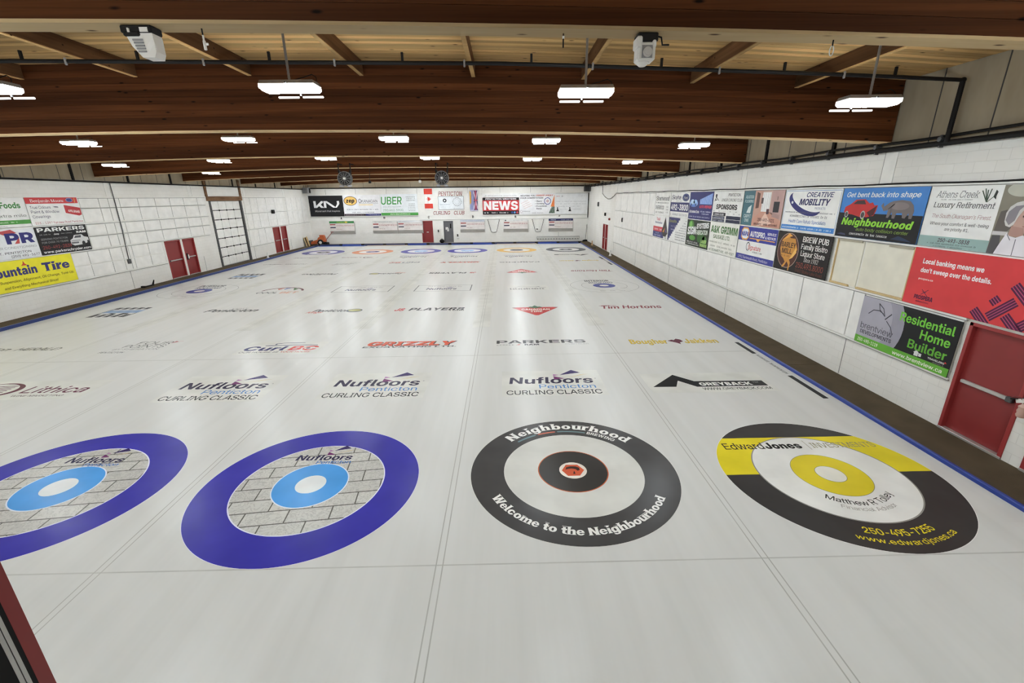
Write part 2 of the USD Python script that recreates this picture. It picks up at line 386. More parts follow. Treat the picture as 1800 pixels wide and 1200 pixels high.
for i, (x0, x1) in enumerate(((-15.6, -11.0), (-10.7, -6.6), (-2.0, 2.3), (2.6, 6.7), (6.95, 11.1))):
    lab = ('blue cloth strip before the far bumper at the left-hand sheet', 'tan cloth strip before the far bumper, second sheet from left', 'blue cloth strip before the far bumper, fourth sheet from left',
           'tan cloth strip before the far bumper, fifth sheet from left', 'blue cloth strip before the far bumper at the right-hand sheet')[i]
    obj('bumper_cloth', bev(x0, x1, 39.93, 40.17, 0.0, 0.05, 0.012), [BLUECLOTH, TAN, BLUECLOTH, TAN, BLUECLOTH][i], label=lab, cat='cloth strip', group='cloth strips at the far bumper')

# --- side walls -----------------------------------------------------------------
def side_wall(side, holes, name, label):
    """block wall with door openings, recessed beige upper boards, grid of white display boards"""
    t = thing(name, label, 'wall', kind='structure')
    s = 1 if side == 'right' else -1
    X = XR if side == 'right' else XL
    g = box(YN - 0.1, -0.12, YF, ZP)
    for (a, b, c) in holes: g = g.difference(box(a, -0.12, b, c))
    m = ext(g, 0, 0.25)
    M = np.array([[0, 0, s, X], [1, 0, 0, 0], [0, 1, 0, 0], [0, 0, 0, 1.0]])
    m.apply_transform(M); m.fix_normals()
    obj('block_wall', m, WALL_SIDE, t)
    y = -6.2
    for k in range(41):
        y0, y1 = y + 0.006, y + 1.214
        obj('panel', bx(X + s * 0.03, X + s * 0.07, y0, y1, ZP - 0.02, 7.55), UPPER, t)
        obj('joint_strip', bx(X + s * 0.022, X + s * 0.08, y1 - 0.004, y1 + 0.016, ZP, 7.5), DARKGREY, t)
        y += 1.22
    return t, s, X
DR = [(0.33, 1.56, 2.27), (-1.35, 0.02, 2.27), (32.9, 33.75, 2.25), (33.95, 34.8, 2.25)]
wr, s, X = side_wall('right', DR, 'wall_right', 'white painted block wall with display boards, right side of the hall')
DLs = [(21.15, 22.5, 2.3), (22.72, 23.82, 2.3), (26.2, 30.2, 4.6), (34.35, 35.6, 2.28), (35.83, 36.9, 2.28)]
wl, s2, X2 = side_wall('left', DLs, 'wall_left', 'white painted block wall with display boards, left side of the hall')
# board grid: panels, proud ledges, grey strips painting shade in gaps and beneath
def grid(t, side, ys, rows, ledges, skip=()):
    X = XR if side == 'right' else XL; s = 1 if side == 'right' else -1
    for (z0, z1) in rows:
        for a, b in zip(ys[:-1], ys[1:]):
            if any(a >= p - 0.01 and b <= q + 0.01 and z0 < zz1 and z1 > zz0 for p, q, zz0, zz1 in skip): continue
            obj('panel', bx(X - s * 0.03, X, a + 0.02, b - 0.02, z0, z1), PANEL, t)
            obj('seam_strip', bx(X - s * 0.006, X, b - 0.022, b + 0.022, z0, z1), SEAM, t)
    for z, a, b in ledges:
        obj('ledge', bx(X - s * 0.05, X, a, b, z - 0.02, z + 0.018), WHITE, t)
        obj('seam_strip', bx(X - s * 0.034, X, a, b, z - 0.045, z - 0.02), SEAM, t)  # grey strip paints the shade beneath the ledge
ROW3 = (1.09, 2.28)
grid(wr, 'right', [1.65, 4.15, 4.53, 6.54, 8.1, 11.04, 14.11, 16.56, 17.7, 19.07, 21.5, 22.88, 23.92, 25.4, 27.93, 30.65], [ROW3],
     [(1.05, 1.62, 30.65), (2.31, 1.62, 30.65), (3.55, 0.4, 30.6), (4.81, 0.4, 30.55)], skip=())
grid(wr, 'right', [20.6, 21.92, 23.05, 24.09, 25.53, 28.08, 30.6], [(2.34, 3.52)], [])
grid(wr, 'right', [20.8, 21.92, 23.71, 25.57, 27.04, 28.84, 30.51], [(3.58, 4.78)], [])
for y in (4.55, 11.1, 17.7, 24.2, 30.6):
    obj('pilaster', bx(XR - 0.014, XR, y - 0.34, y, 4.84, ZP - 0.06), WHITE, wr)
    obj('seam_strip', bx(XR - 0.005, XR, y, y + 0.03, 4.84, ZP - 0.06), SEAM, wr)
    obj('seam_strip', bx(XR - 0.005, XR, y - 0.1, y - 0.075, 0.02, 1.0), SEAM, wr)
grid(wl, 'left', [16.3, 17.4, 17.97, 18.4, 18.66, 19.93, 21.2, 22.42, 23.65, 24.98, 25.77], [(4.36, 4.8), (3.68, 4.31), (3.05, 3.55), (2.42, 2.97)],
     [(4.84, 9.5, 25.85), (3.62, 9.5, 25.85), (2.37, 9.5, 25.55), (1.04, 9.5, 21.0)], skip=[(16.2, 17.4, 9, 9)])
for z in (4.335, 3.0): obj('seam_strip', bx(XL, XL + 0.034, 16.3, 25.77, z - 0.012, z + 0.012), SEAM, wl)
grid(wl, 'left', [15.05, 15.95, 17.2, 17.97, 18.4, 18.65, 19.83, 20.95], [(1.7, 2.3), (1.1, 1.65)], [])
grid(wl, 'left', [30.55, 31.4, 32.5, 33.9, 35.4, 37.0], [(4.28, 4.8), (3.68, 4.22), (3.0, 3.55), (2.42, 2.95)], [(4.84, 30.4, 37.6), (3.62, 30.4, 37.6), (2.37, 30.4, 42.4), (1.04, 30.4, 34.2)])
grid(wl, 'left', [37.6, 38.7, 39.8, 40.9, 42.0], [(3.68, 4.8), (2.42, 3.55)], [])
grid(wl, 'left', [30.5, 31.9, 33.0, 34.2], [(1.1, 2.3)], [])
for y in (18.3, 11.3, 24.6, 31.0, 37.6):
    obj('pilaster', bx(XL, XL + 0.014, y - 0.32, y, 4.9, ZP - 0.06), WHITE, wl)
    obj('seam_strip', bx(XL, XL + 0.005, y, y + 0.03, 4.9, ZP - 0.06), SEAM, wl)
    obj('seam_strip', bx(XL, XL + 0.005, y - 0.15, y - 0.12, 0.02, 1.0), SEAM, wl)
for z in (3.545, 2.315): pass

# --- far wall -------------------------------------------------------------------
wf = thing('wall_far', 'white painted block wall with banners at the far end', 'wall', kind='structure')
g = box(XL - 0.2, -0.12, XR + 0.2, ZP)
for a, b, c in ((-5.43, -4.25, 2.3), (-3.1, -2.08, 2.27)): g = g.difference(box(a, -0.12, b, c))
m = ext(g, 0, 0.25); m.apply_transform(np.array([[1, 0, 0, 0], [0, 0, 1, YF], [0, 1, 0, 0], [0, 0, 0, 1.0]])); m.fix_normals()
obj('block_wall', m, WALL_FAR, wf)
x = XL - 0.1
for k in range(25):
    obj('panel', bx(x + 0.006, x + 1.214, YF + 0.03, YF + 0.07, ZP - 0.02, 7.55), UPPER, wf)
    obj('joint_strip', bx(x + 1.21, x + 1.23, YF + 0.022, YF + 0.08, ZP, 7.5), DARKGREY, wf); x += 1.22
for a, b, z in ((-17.1, -5.7, 5.0), (1.0, 12.4, 5.0), (-5.6, 12.4, 2.44), (1.2, 12.4, 2.79), (-17.1, -5.7, 2.82)):
    obj('ledge', bx(a, b, YF - 0.05, YF, z - 0.03, z + 0.02), WHITE, wf); obj('seam_strip', bx(a, b, YF - 0.03, YF, z - 0.055, z - 0.03), SEAM, wf)  # grey strip below each ledge is painted shade
for x in (-15.2, -12.1, -8.9, -5.7, -0.4, 3.0, 6.2, 9.4): obj('seam_strip', bx(x, x + 0.03, YF - 0.006, YF, 5.06, ZP - 0.05), SEAM, wf)
obj('corner_post', bx(XR - 0.09, XR - 0.02, YF - 0.07, YF, 2.45, 4.95), BLACK, wf)
# --- near wall with the viewing window ------------------------------------------
g = box(XL - 0.2, -0.12, XR + 0.2, 7.4).difference(box(2.44, 3.2, 6.0, 6.02))
m = ext(g, 0, 0.2); m.apply_transform(np.array([[1, 0, 0, 0], [0, 0, 1, YN - 0.2 - 0.03], [0, 1, 0, 0], [0, 0, 0, 1.0]])); m.fix_normals()
obj('wall_near', m, WALL_FAR, label='white wall around the viewing window, under the camera', cat='wall', kind='structure')
wn = thing('window_1', 'red-painted viewing window frame with black gasket and aluminium track', 'window frame', kind='structure')
for nm, x1, y0, y1, mm, lb in (('frame', 2.573, -5.971, -5.95, REDTRIM, 'red painted window jamb'), ('gasket', 2.5728, -5.978, -5.971, BLACK, None), ('track', 2.573, -5.9842, -5.978, ALU, 'aluminium window track'),
                           ('track_groove', 2.5715, -5.9856, -5.9842, DARKGREY, None), ('track', 2.573, -5.992, -5.9856, ALU, 'aluminium window track'), ('gasket', 2.5728, -6.05, -5.992, BLACK, None)):
    obj(nm, bx(2.44, x1, y0, y1, 3.2, 6.02), mm, wn, label=lb)
obj('sill', bx(2.44, 6.0, -6.16, YN, 3.12, 3.2), REDTRIM, wn)

# --- ceiling --------------------------------------------------------------------
ce = thing('ceiling', 'curved ceiling of pale pine decking boards above the beams', 'ceiling', kind='structure')
y = -2.6; k = 0
while y < 4.7:
    obj('plank', swept(XS, y + 0.004, y + 0.141, ztop(XS) + rng.uniform(-0.004, 0.004), ztop(XS) + 0.05), DECK, ce); y += 0.145
obj('decking', swept(XS, y, YF + 0.1, ztop(XS), ztop(XS) + 0.05), DECK, ce)
obj('decking', swept(XS, YN - 0.2, -2.6, ztop(XS), ztop(XS) + 0.05), DECK, ce)
ORD = ['nearest', 'second', 'third', 'fourth', 'fifth', 'sixth', 'seventh']
for bi, yb in enumerate(BEAMS):
    t = thing('ceiling_beam', f'dark laminated timber beam spanning the hall, {ORD[bi]} from the camera' if bi else 'dark laminated timber beam across the top, nearest the camera', 'roof beam', kind='structure')
    n = 10
    lo, hi = zbot(XS) + 0.03, ztop(XS)
    for i in range(n):
        a, b = lo + (hi - lo) * i / n, lo + (hi - lo) * (i + 1) / n - 0.003
        d = rng.uniform(0, 0.006)
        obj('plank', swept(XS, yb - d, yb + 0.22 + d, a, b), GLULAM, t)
    obj('soffit', swept(XS, yb - 0.002, yb + 0.225, zbot(XS), zbot(XS) + 0.029), SOFFIT, t, label='underside of the beam with its brighter light painted in')
for i, x in enumerate([-16.65, -14.2, -11.8, -9.4, -6.95, -4.53, -2.08, 0.34, 2.77, 5.18, 7.6, 9.95]):
    p = thing('ceiling_joist', f'brown joist under the decking between the two nearest beams, number {i + 1} from left', 'joist', kind='structure')
    zt = float(ztop(x)); 
    obj('joist', bx(x - 0.04, x + 0.04, -1.83, 4.49, zt - 0.27, zt - 0.005), PURLIN, p)
    obj('joist_soffit', bx(x - 0.041, x + 0.041, -1.83, 4.49, zt - 0.285, zt - 0.271), DECK, p)

# --- doors ----------------------------------------------------------------------
ndoor = [0]
def door(side, a, b, h, label, m=RED, bar=0.0, bar_at=1.1, hinge_left=True, frame=True, depth=0.07):
    """a door in the wall opening from a to b (along the wall)"""
    ndoor[0] += 1
    t = thing(f'door_{ndoor[0]}', label, 'door', kind='structure')
    s = {'right': 1, 'left': -1}.get(side, 1); X = {'right': XR, 'left': XL}.get(side, YF)
    def B(u0, u1, o0, o1, z0, z1, r=0.006):
        if side == 'far': return bev(u0, u1, YF - o1, YF - o0, z0, z1, r)
        return bev(min(X - s * o0, X - s * o1), max(X - s * o0, X - s * o1), u0, u1, z0, z1, r)
    obj('leaf', B(a + 0.06, b - 0.06, -depth - 0.04, -depth, 0.05, h - 0.06), m, t)
    fm = REDTRIM if m is RED else m
    if frame:
        obj('frame', join(B(a, a + 0.07, -0.16, 0.02, 0.0, h), B(b - 0.07, b, -0.16, 0.02, 0.0, h), B(a, b, -0.16, 0.02, h - 0.065, h)), fm, t)
    obj('threshold', B(a, b, -0.2, 0.03, -0.02, 0.05), ALU, t)
    if bar:
        c0, c1 = (a + 0.17, b - 0.12) if bar > 0 else (a + 0.12, b - 0.1)
        p = obj('panic_bar', B(c0, c1, -depth, -depth + 0.06, bar_at - 0.035, bar_at + 0.035, 0.012), ALU, t)
        obj('end_cap', B(c0 - 0.01, c0 + 0.1, -depth, -depth + 0.075, bar_at - 0.05, bar_at + 0.05, 0.012), DARKGREY, p)
    obj('backing', B(a, b, -0.24, -0.2, 0.0, h), BLACK, t)
    return t
door('right', 0.33, 1.56, 2.27, 'red steel door with aluminium push bar beneath the red banking billboard', RED, 1, 1.1)
door('right', -1.35, 0.02, 2.27, 'red door edge beyond the white post at the right border of the photo')
door('right', 32.9, 33.75, 2.25, 'small red door at far right, nearer leaf of the pair', RED, 1, 1.05)
door('right', 33.95, 34.8, 2.25, 'small red door at far right, farther leaf of the pair', RED, 1, 1.05)
door('left', 21.15, 22.5, 2.3, 'red door with push bar on the left wall, just right of the blank boards', RED, -1, 1.1)
d2 = door('left', 22.72, 23.82, 2.3, 'red door with black and white pull handle, on the left wall', RED, -1, 1.15)
obj('pull_handle', bev(XL - 0.02, XL + 0.05, 22.8, 22.9, 1.0, 1.4, 0.02), BLACK, d2)
obj('handle_plate', bev(XL - 0.01, XL + 0.06, 22.86, 22.99, 1.05, 1.32, 0.02), PLASTIC, d2)
door('left', 34.35, 35.6, 2.28, 'red door past the overhead door, nearer leaf', RED, -1, 1.1)
door('left', 35.83, 36.9, 2.28, 'red door past the overhead door, farther leaf', RED, -1, 1.1)
d3 = door('far', -5.43, -4.25, 2.3, 'dark red door in the far wall', RED)
obj('sign_plate', bx(-4.95, -4.72, YF + 0.05, YF + 0.068, 1.1, 1.17), PLASTIC, d3)
DG = plain('grey_door_paint', (0.13, 0.13, 0.14), 0.5)
d4 = door('far', -3.1, -2.08, 2.27, 'dark grey door with narrow window and taped paper in the far wall', DG)
obj('window', bx(-2.42, -2.3, YF + 0.05, YF + 0.068, 1.5, 1.98), BLACK, d4)
obj('notice', bx(-2.9, -2.62, YF + 0.055, YF + 0.068, 1.36, 1.62), PLASTIC, d4); obj('notice', bx(-2.75, -2.55, YF + 0.055, YF + 0.067, 1.2, 1.5), PLASTIC, d4)
# overhead door
ndoor[0] += 1
od = thing(f'door_{ndoor[0]}', 'tall white sectional overhead door with black hinge joints in the left wall', 'overhead door', kind='structure')
obj('backing', bx(XL - 0.2, XL - 0.1, 26.2, 30.2, 0, 4.6), SEAM, od)
for r in range(7):
    z0 = 0.03 + r * 0.652
    for c in range(4):
        a = 26.42 + c * 0.9
        obj('panel', bev(XL - 0.1, XL - 0.05, a + 0.012, a + 0.888, z0 + 0.025, z0 + 0.63, 0.012), PANEL, od)
    if r:
        obj('joint', bx(XL - 0.1, XL - 0.07, 26.42, 30.02, z0 - 0.025, z0 + 0.025), BLACK, od)
        for c in range(3): obj('hinge', bev(XL - 0.1, XL - 0.035, 27.32 + c * 0.9 - 0.05, 27.32 + c * 0.9 + 0.05, z0 - 0.06, z0 + 0.06, 0.01), BLACK, od)
for a in (26.2, 30.04): obj('track', bx(XL - 0.1, XL + 0.05, a, a + 0.17, 0, 4.6), DARKGREY, od)
obj('header', bx(XL - 0.1, XL + 0.06, 26.0, 30.35, 4.6, 4.9), BROWNWOOD, od, label='brown timber header above the door')
for a in (25.95, 30.12): obj('post', bx(XL, XL + 0.06, a, a + 0.22, 4.9, 6.1), BROWNWOOD, od, label='brown timber post above the door')

# ================================================================== ceiling things
lamp0 = None
LX = [-13.2, -8.75, -4.2, 0.25, 4.65, 9.0]
ROWY = [0.95, 7.5, 14.05, 20.6, 27.15, 33.7, 38.3, 39.8, -5.3]  # last two far rows and the near-end row are added for brightness
ROWN = ['nearest row', 'second row', 'third row', 'fourth row', 'fifth row', 'sixth row', 'added seventh row', 'added farthest row by the end wall', 'added unseen row behind the camera']
COLN = ['leftmost', 'second from left', 'third from left', 'third from right', 'second from right', 'rightmost']
for r, y in enumerate(ROWY):
    for c, x in enumerate(LX):
        if (r == 8 and c % 2 == 0) or (r == 7 and c % 2 == 1): continue
        z = 6.30 - 0.0019 * (x + 3) ** 2 - (0.065 if r == 0 else 0)
        if r >= 3 and not (r == 3 and c == 0): z += 0.17
        lab = f'slim white hanging light fixture, {ROWN[r]}, {COLN[c]}'
        if lamp0 is None:
            lamp0 = thing('hanging_light', lab, 'light fixture', (x, y, z), group='hanging light fixtures')
            obj('housing', hull([(sx * 0.40, sy, 0.05) for sx in (-1, 1) for sy in (-0.15, 0.15)] + [(sx * 0.385, sy, 0.10) for sx in (-1, 1) for sy in (-0.13, 0.13)]), GREY, lamp0)
            for sx in (-1, 1):
                obj('diffuser', hull([(sx * a, b, c2) for a in (0.006, 0.40) for b in (-0.15, 0.15) for c2 in (0.0, 0.049)] + [(sx * a, b, -0.035) for a in (0.006, 0.38) for b in (-0.10, 0.12)]), LAMPGLOW, lamp0)
                obj('rear_bar', bev(min(sx * 0.025, sx * 0.35), max(sx * 0.025, sx * 0.35), 0.33, 0.36, -0.055, -0.025, 0.008), ADDEDGLOW, lamp0)  # glowing bar added for the faint second line behind each lamp
            obj('bracket', join(bx(-0.012, 0.012, -0.17, 0.37, 0.05, 0.07), bx(-0.012, 0.012, 0.34, 0.36, -0.02, 0.06)), DARKGREY, lamp0)
            obj('stem', cyl((0.0, 0, 0.1), (0.0, 0, 1.24), 0.018), GREY, lamp0)
            obj('cord', tube([(0.05, 0, 0.12), (0.2, 0.02, 0.16), (0.33, 0.03, 0.2), (0.39, 0.02, 0.16), (0.4, 0.0, 0.1)], 0.007, 6), BLACK, lamp0)
        else: dup(lamp0, lab, (x, y, z))

# sprinkler pipe across, turning down the right wall
pp = thing('sprinkler_pipe', 'black pipe crossing under the joists and turning down the right wall', 'pipe')
xs = np.linspace(XL + 0.1, 12.25, 24)
zp = np.interp(xs, [-17, -6, 3.6, 10.1, 12.25], [6.78, 7.13, 7.03, 6.80, 6.70])
obj('pipe', tube([(a, 2.95, b) for a, b in zip(xs, zp)], 0.034, 10), BLACK, pp)
obj('elbow', trimesh.creation.icosphere(2, 0.05).apply_translation([12.25, 2.95, 6.70]), BLACK, pp)
obj('drop_pipe', cyl((12.25, 2.95, 6.70), (12.25, 2.95, 5.6), 0.045), BLACK, pp)
for x in (-10.2, -7.7, -5.4, -3.3, -0.9, 1.55, 3.95, 6.4, 8.75, 10.9):
    z = float(np.interp(x, xs, zp)); obj('hanger', bx(x - 0.02, x + 0.02, 2.93, 2.97, z + 0.02, z + 0.17), BLACK, pp)
for x in (-4.6, -2.1, 0.3, 2.7, 5.1, 7.5, 9.9):
    z = float(np.interp(x, xs, zp)); obj('clip', bev(x - 0.018, x + 0.018, 2.9, 2.94, z - 0.07, z + 0.05, 0.008), GREY, pp)
# pipes and straps at the top of the walls
def top_pipe(side):
    if side == 'far':
        t = thing('wall_pipe', 'thin black pipe along the top of the far wall', 'pipe')
        obj('pipe', cyl((XL, YF - 0.06, 5.68), (XR, YF - 0.06, 5.68), 0.05), BLACK, t); return
    X, s = (XR, 1) if side == 'right' else (XL, -1)
    t = thing('wall_pipe', f'black pipe and conduit along the top of the {side} wall', 'pipe')
    obj('pipe', cyl((X - s * 0.1, YN, 5.6), (X - s * 0.1, YF, 5.6), 0.055 if s > 0 else 0.04), BLACK, t)
    if s > 0:
        obj('conduit', tube([(X - 0.08, yy, 5.74 + 0.02 * math.sin(yy * 1.3)) for yy in np.linspace(YN, YF, 60)], 0.028, 8), BLACK, t)
        y = -1.8
        while y < 42: 
            obj('clamp', join(cyl((X - 0.02, y, 5.68), (X - 0.16, y, 5.68), 0.05, 10), bx(X - 0.13, X - 0.05, y - 0.02, y + 0.02, 5.52, 5.76)), DARKGREY, t); y += 1.64
    y0 = 9.7 if s > 0 else 9.85
    y = y0 - 3.3
    while y < 42:
        if all(abs(y - b - 0.1) > 0.3 for b in BEAMS):
            obj('strap', bx(X - s * 0.03, X + s * 0.03, y - 0.05, y + 0.05, 5.6, 6.9), BLACK, t)
        y += 3.28
top_pipe('right'); top_pipe('left'); top_pipe('far')

# moving-head devices under the nearest beam
def ceiling_unit(loc, label, kind):
    t = thing('ceiling_camera', label, 'camera', loc)
    obj('bracket', join(bev(-0.14, 0.13, -0.07, 0.07, -0.06, 0.0, 0.01), bev(-0.12, 0.02, -0.075, 0.03, -0.085, -0.05, 0.01)) if kind == 1 else bev(-0.09, 0.09, -0.07, 0.07, -0.075, 0.0, 0.01), BLACK, t)
    if kind == 1:
        rings = []
        for z, w0, w1 in ((-0.06, -0.10, 0.12), (-0.085, -0.10, 0.125), (-0.16, -0.07, 0.125), (-0.20, -0.03, 0.125), (-0.245, 0.0, 0.105)):
            rings += [(w0, -0.06, z), (w1, -0.06, z), (w0, 0.06, z), (w1, 0.06, z)]
        obj('body', hull(rings), PLASTIC, t)
        for i in range(5): obj('louvre', bev(-0.055 + i * 0.007, 0.035 + i * 0.003, -0.068, -0.058, -0.118 - i * 0.022, -0.104 - i * 0.022, 0.003), GREY, t)
        obj('side_shell', hull([(0.05, -0.066, -0.09), (0.125, -0.066, -0.09), (0.13, -0.05, -0.18), (0.05, -0.066, -0.17), (0.07, -0.06, -0.2), (0.12, -0.05, -0.21), (0.125, 0.0, -0.1)]), PLASTIC, t)
        obj('clamp', join(bx(0.03, 0.10, -0.074, -0.06, -0.055, -0.02), cyl((-0.06, -0.08, -0.06), (-0.06, -0.08, -0.03), 0.01)), PLASTIC, t)
    else:
        obj('clamp', join(bev(-0.1, -0.05, -0.08, 0.06, -0.12, -0.03, 0.01), bev(0.04, 0.075, -0.08, 0.06, -0.12, -0.06, 0.01)), PLASTIC, t)
        obj('body', bev(-0.085, 0.075, -0.07, 0.07, -0.22, -0.07, 0.015), PLASTIC, t)
        obj('lens', join(cyl((0.0, -0.066, -0.155), (0.0, -0.085, -0.155), 0.04, 20), cyl((0.0, -0.08, -0.155), (0.0, -0.095, -0.155), 0.028, 20)), plain('lens_ring', (0.62, 0.6, 0.58), 0.3), t)
        obj('recess', bx(-0.05, 0.045, -0.072, -0.068, -0.2, -0.1), GREY, t)
        obj('foot', lathe([(0.0, -0.255), (0.03, -0.25), (0.06, -0.225), (0.06, -0.215), (0, -0.215)], 20).apply_translation([-0.02, 0, 0]), PLASTIC, t)
        obj('cable', tube([(0.08, 0, -0.01), (0.13, -0.02, -0.03), (0.14, -0.03, -0.09), (0.2, -0.03, -0.09)], 0.008, 6), BLACK, t)
ceiling_unit((0.25, -1.95, float(zbot(0.25))), 'white tapered camera with louvres on a black bracket under the nearest beam, left', 1)
ceiling_unit((4.69, -1.95, float(zbot(4.69))), 'white camera with round lens on a black bracket under the nearest beam, right', 2)
for i, (x, lab) in enumerate(((0.76, 'white clasp hook hanging under the nearest beam, beside the left camera'), (3.95, 'thin black hook hanging under the nearest beam, middle of the photo'), (6.4, 'white chain loop hanging under the nearest beam, at right'))):
    t = thing('ceiling_hook', lab, 'hook', (x, -1.93, float(zbot(x))))
    obj('eye_screw', cyl((0, 0, 0), (0, 0, -0.05), 0.006), BLACK, t)
    if i == 0:
        obj('clasp', join(cyl((0, 0, -0.05), (0.0, 0, -0.10), 0.008), bev(-0.01, 0.012, -0.01, 0.01, -0.165, -0.09, 0.004), bev(0.01, 0.035, -0.008, 0.008, -0.128, -0.108, 0.004)), PLASTIC, t)
    elif i == 1: obj('clasp', join(cyl((0, 0, -0.02), (0, 0, -0.04), 0.01)), PLASTIC, t); obj('rod', cyl((0, 0, -0.04), (0, 0, -0.11), 0.006), BLACK, t)
    else:
        th = np.linspace(0, 2 * np.pi, 17); obj('loop', tube([(0.018 * math.sin(a), 0, -0.085 + 0.04 * math.cos(a)) for a in th], 0.005, 6), PLASTIC, t)

# fans on the fourth beam
def fan(loc, label, proto=[None]):
    if proto[0] is not None: return dup(proto[0], label, loc)
    t = thing('ceiling_fan', label, 'fan', loc, group='drum fans on the fourth beam')
    proto[0] = t
    obj('housing', join(lathe([(0.30, -0.12), (0.34, -0.12), (0.34, 0.12), (0.30, 0.12), (0.30, -0.12)], 32).apply_transform(trimesh.transformations.rotation_matrix(math.pi / 2, [1, 0, 0]))), DARKGREY, t, smooth=40)
    gr = [tube([(r * math.cos(a), -0.13, r * math.sin(a)) for a in np.linspace(0, 2 * np.pi, 25)], 0.006, 5) for r in (0.1, 0.17, 0.24, 0.31)]
    gr += [cyl((0.05 * math.cos(a), -0.13, 0.05 * math.sin(a)), (0.33 * math.cos(a), -0.13, 0.33 * math.sin(a)), 0.006, 6) for a in np.linspace(0, 2 * np.pi, 12, endpoint=False)]
    obj('guard', join(*gr), GREY, t)
    for k in range(4):
        b = bev(-0.07, 0.07, -0.01, 0.01, 0.04, 0.28, 0.008); b.apply_transform(trimesh.transformations.rotation_matrix(0.5, [0, 0, 1])); b.apply_transform(trimesh.transformations.rotation_matrix(k * math.pi / 2 + 0.3, [0, 1, 0]))
        obj('blade', b, BLACK, t)
    obj('motor', cyl((0, -0.14, 0), (0, 0.1, 0), 0.055, 16), PLASTIC, t)
    obj('back', cyl((0, 0.11, 0), (0, 0.12, 0), 0.3, 24), BLACK, t)
    for sx in (-1, 1):
        obj('strut', join(bx(sx * 0.29 - 0.02, sx * 0.29 + 0.02, 0.05, 0.09, 0.1, 0.72), bx(sx * 0.29 - 0.02, sx * 0.29 + 0.02, 0.05, 0.62, 0.66, 0.70), bev(sx * 0.27 - 0.05, sx * 0.27 + 0.05, 0.0, 0.1, 0.26, 0.38, 0.01)), BLACK, t)
        obj('foot', bev(sx * 0.2 - 0.09, sx * 0.2 + 0.09, -0.1, 0.1, -0.4, -0.3, 0.02), GREY, t)
fan((-4.45, 16.95, 5.6), 'grey drum fan hung from the fourth beam, left of the two')
fan((0.34, 16.95, 5.58), 'grey drum fan hung from the fourth beam, right of the two')
for x, lab, c in ((-3.37, 'small black box hung under the beam right of the left fan', BLACK), (-0.84, 'small white camera hung under the beam left of the right fan', PLASTIC)):
    t = thing('hanging_device', lab, 'device', (x, 17.4, 5.45)); obj('body', bev(-0.06, 0.06, -0.05, 0.05, -0.07, 0.05, 0.015), c, t); obj('stem', cyl((0, 0, 0.05), (0, 0.2, 0.65), 0.012), BLACK, t)
for X0, Y0, Z0, lab in ((-17.15, 41.5, 5.2, 'grey unit heater hung in the far left corner'), (11.72, 41.5, 5.1, 'dark grey unit heater hung in the far right corner')):
    t = thing('unit_heater', lab, 'heater', (X0, Y0, Z0), group='unit heaters in the far corners')
    obj('cabinet', bev(0, 0.66, 0, 0.5, 0, 0.56, 0.02), GREY if X0 < 0 else DARKGREY, t)
    for k in range(6): obj('louvre', bx(0.05, 0.5, -0.02, 0.0, 0.06 + k * 0.08, 0.1 + k * 0.08), DARKGREY if X0 < 0 else BLACK, t)
    obj('side_grille', bx(0.66, 0.67, 0.05, 0.45, 0.05, 0.5), BLACK, t)
    obj('hanger', join(cyl((0.1, 0.25, 0.56), (0.1, 0.25, 1.2), 0.015), cyl((0.56, 0.25, 0.56), (0.56, 0.25, 1.2), 0.015)), BLACK, t)

# ================================================================== billboards
def board(side, a, z, W, H, base, label, name='billboard', out=0.054, cat='billboard', thick=0.014, group=None):
    """a printed board on a wall; a = left end as read, z = lower edge"""
    t = thing(name, label, cat, matrix=on_wall(side, a, z, out), group=group)
    obj('board', bev(0, W, 0, H, 0, thick, 0.003), ink(base) if isinstance(base, str) else base, t)
    return t, Flat(W, H, ink, thick, 0.0012, edge=box(0.004, 0.004, W - 0.004, H - 0.004))
WB = 'd8d8d6'
Y0 = [20.65, 18.12, 15.62, 13.12, 10.6, 8.08, 5.58, 3.08]      # left ends of the right wall's columns
ZT, ZM, ZL = 3.575, 2.335, 1.085
HB, WBD = 1.2, 2.47
# --- right wall, top row
t, f = board('right', Y0[0], ZT, WBD, HB, WB, 'white board of black serif print, farthest of the top row on the right wall')
f.text('Sherwood', .06, .92, .66, .2, '4a4a4c', wt=600, serif=1); f.scribble(.05, .9, .53, .07, '555555', seed=3)
f.text('SHERWOOD', .05, .62, .26, .17, '5a5a5c', wt=600, serif=1); f.scribble(.05, .62, .08, .1, '777777', seed=5)
for k in range(3): f.scribble(.76, .9, .12 + .12 * k, .06, '888888', seed=9 + k)
f.build(t)
t, f = board('right', Y0[1], ZT, WBD, HB, WB, 'white board with a navy phone-number band and oval emblem, on the right wall')
f.text('Skaha', .05, .55, .72, .18, '2a2a50', wt=500, shear=.2); f.ell(.8, .8, .17, .15, '27305f'); f.ell(.8, .8, .15, .125, '5f6a98', 2, hole=.88); f.text('Ford', .70, .9, .74, .1, 'd5d8e4', lvl=3, wt=500, shear=.3)
f.rect(.0, .22, 1, .6, '2a2c5c'); f.text('492-3800', .04, .96, .28, .24, 'dcdce2', wt=800); f.scribble(.03, .95, .06, .1, '8a8a90', seed=2); f.scribble(.3, .62, .64, .03, '999999', seed=4)
f.build(t)
t, f = board('right', Y0[2], ZT, WBD, HB, '2a2c64', 'navy board with pale blue car and glass facade, top row of right wall')
f.ell(.2, .58, .19, .12, '7f9fd4'); f.ell(.14, .63, .1, .1, 'a9c0e6', 2); f.ell(.27, .64, .09, .08, '8fb0de', 2); f.ell(.2, .5, .14, .05, '5577b8', 3); f.ell(.1, .53, .03, .05, '30406f', 4); f.ell(.3, .53, .03, .05, '30406f', 4)
f.poly([(.47, .56), (.97, .56), (.97, .95), (.47, .73)], '6f8cc6')
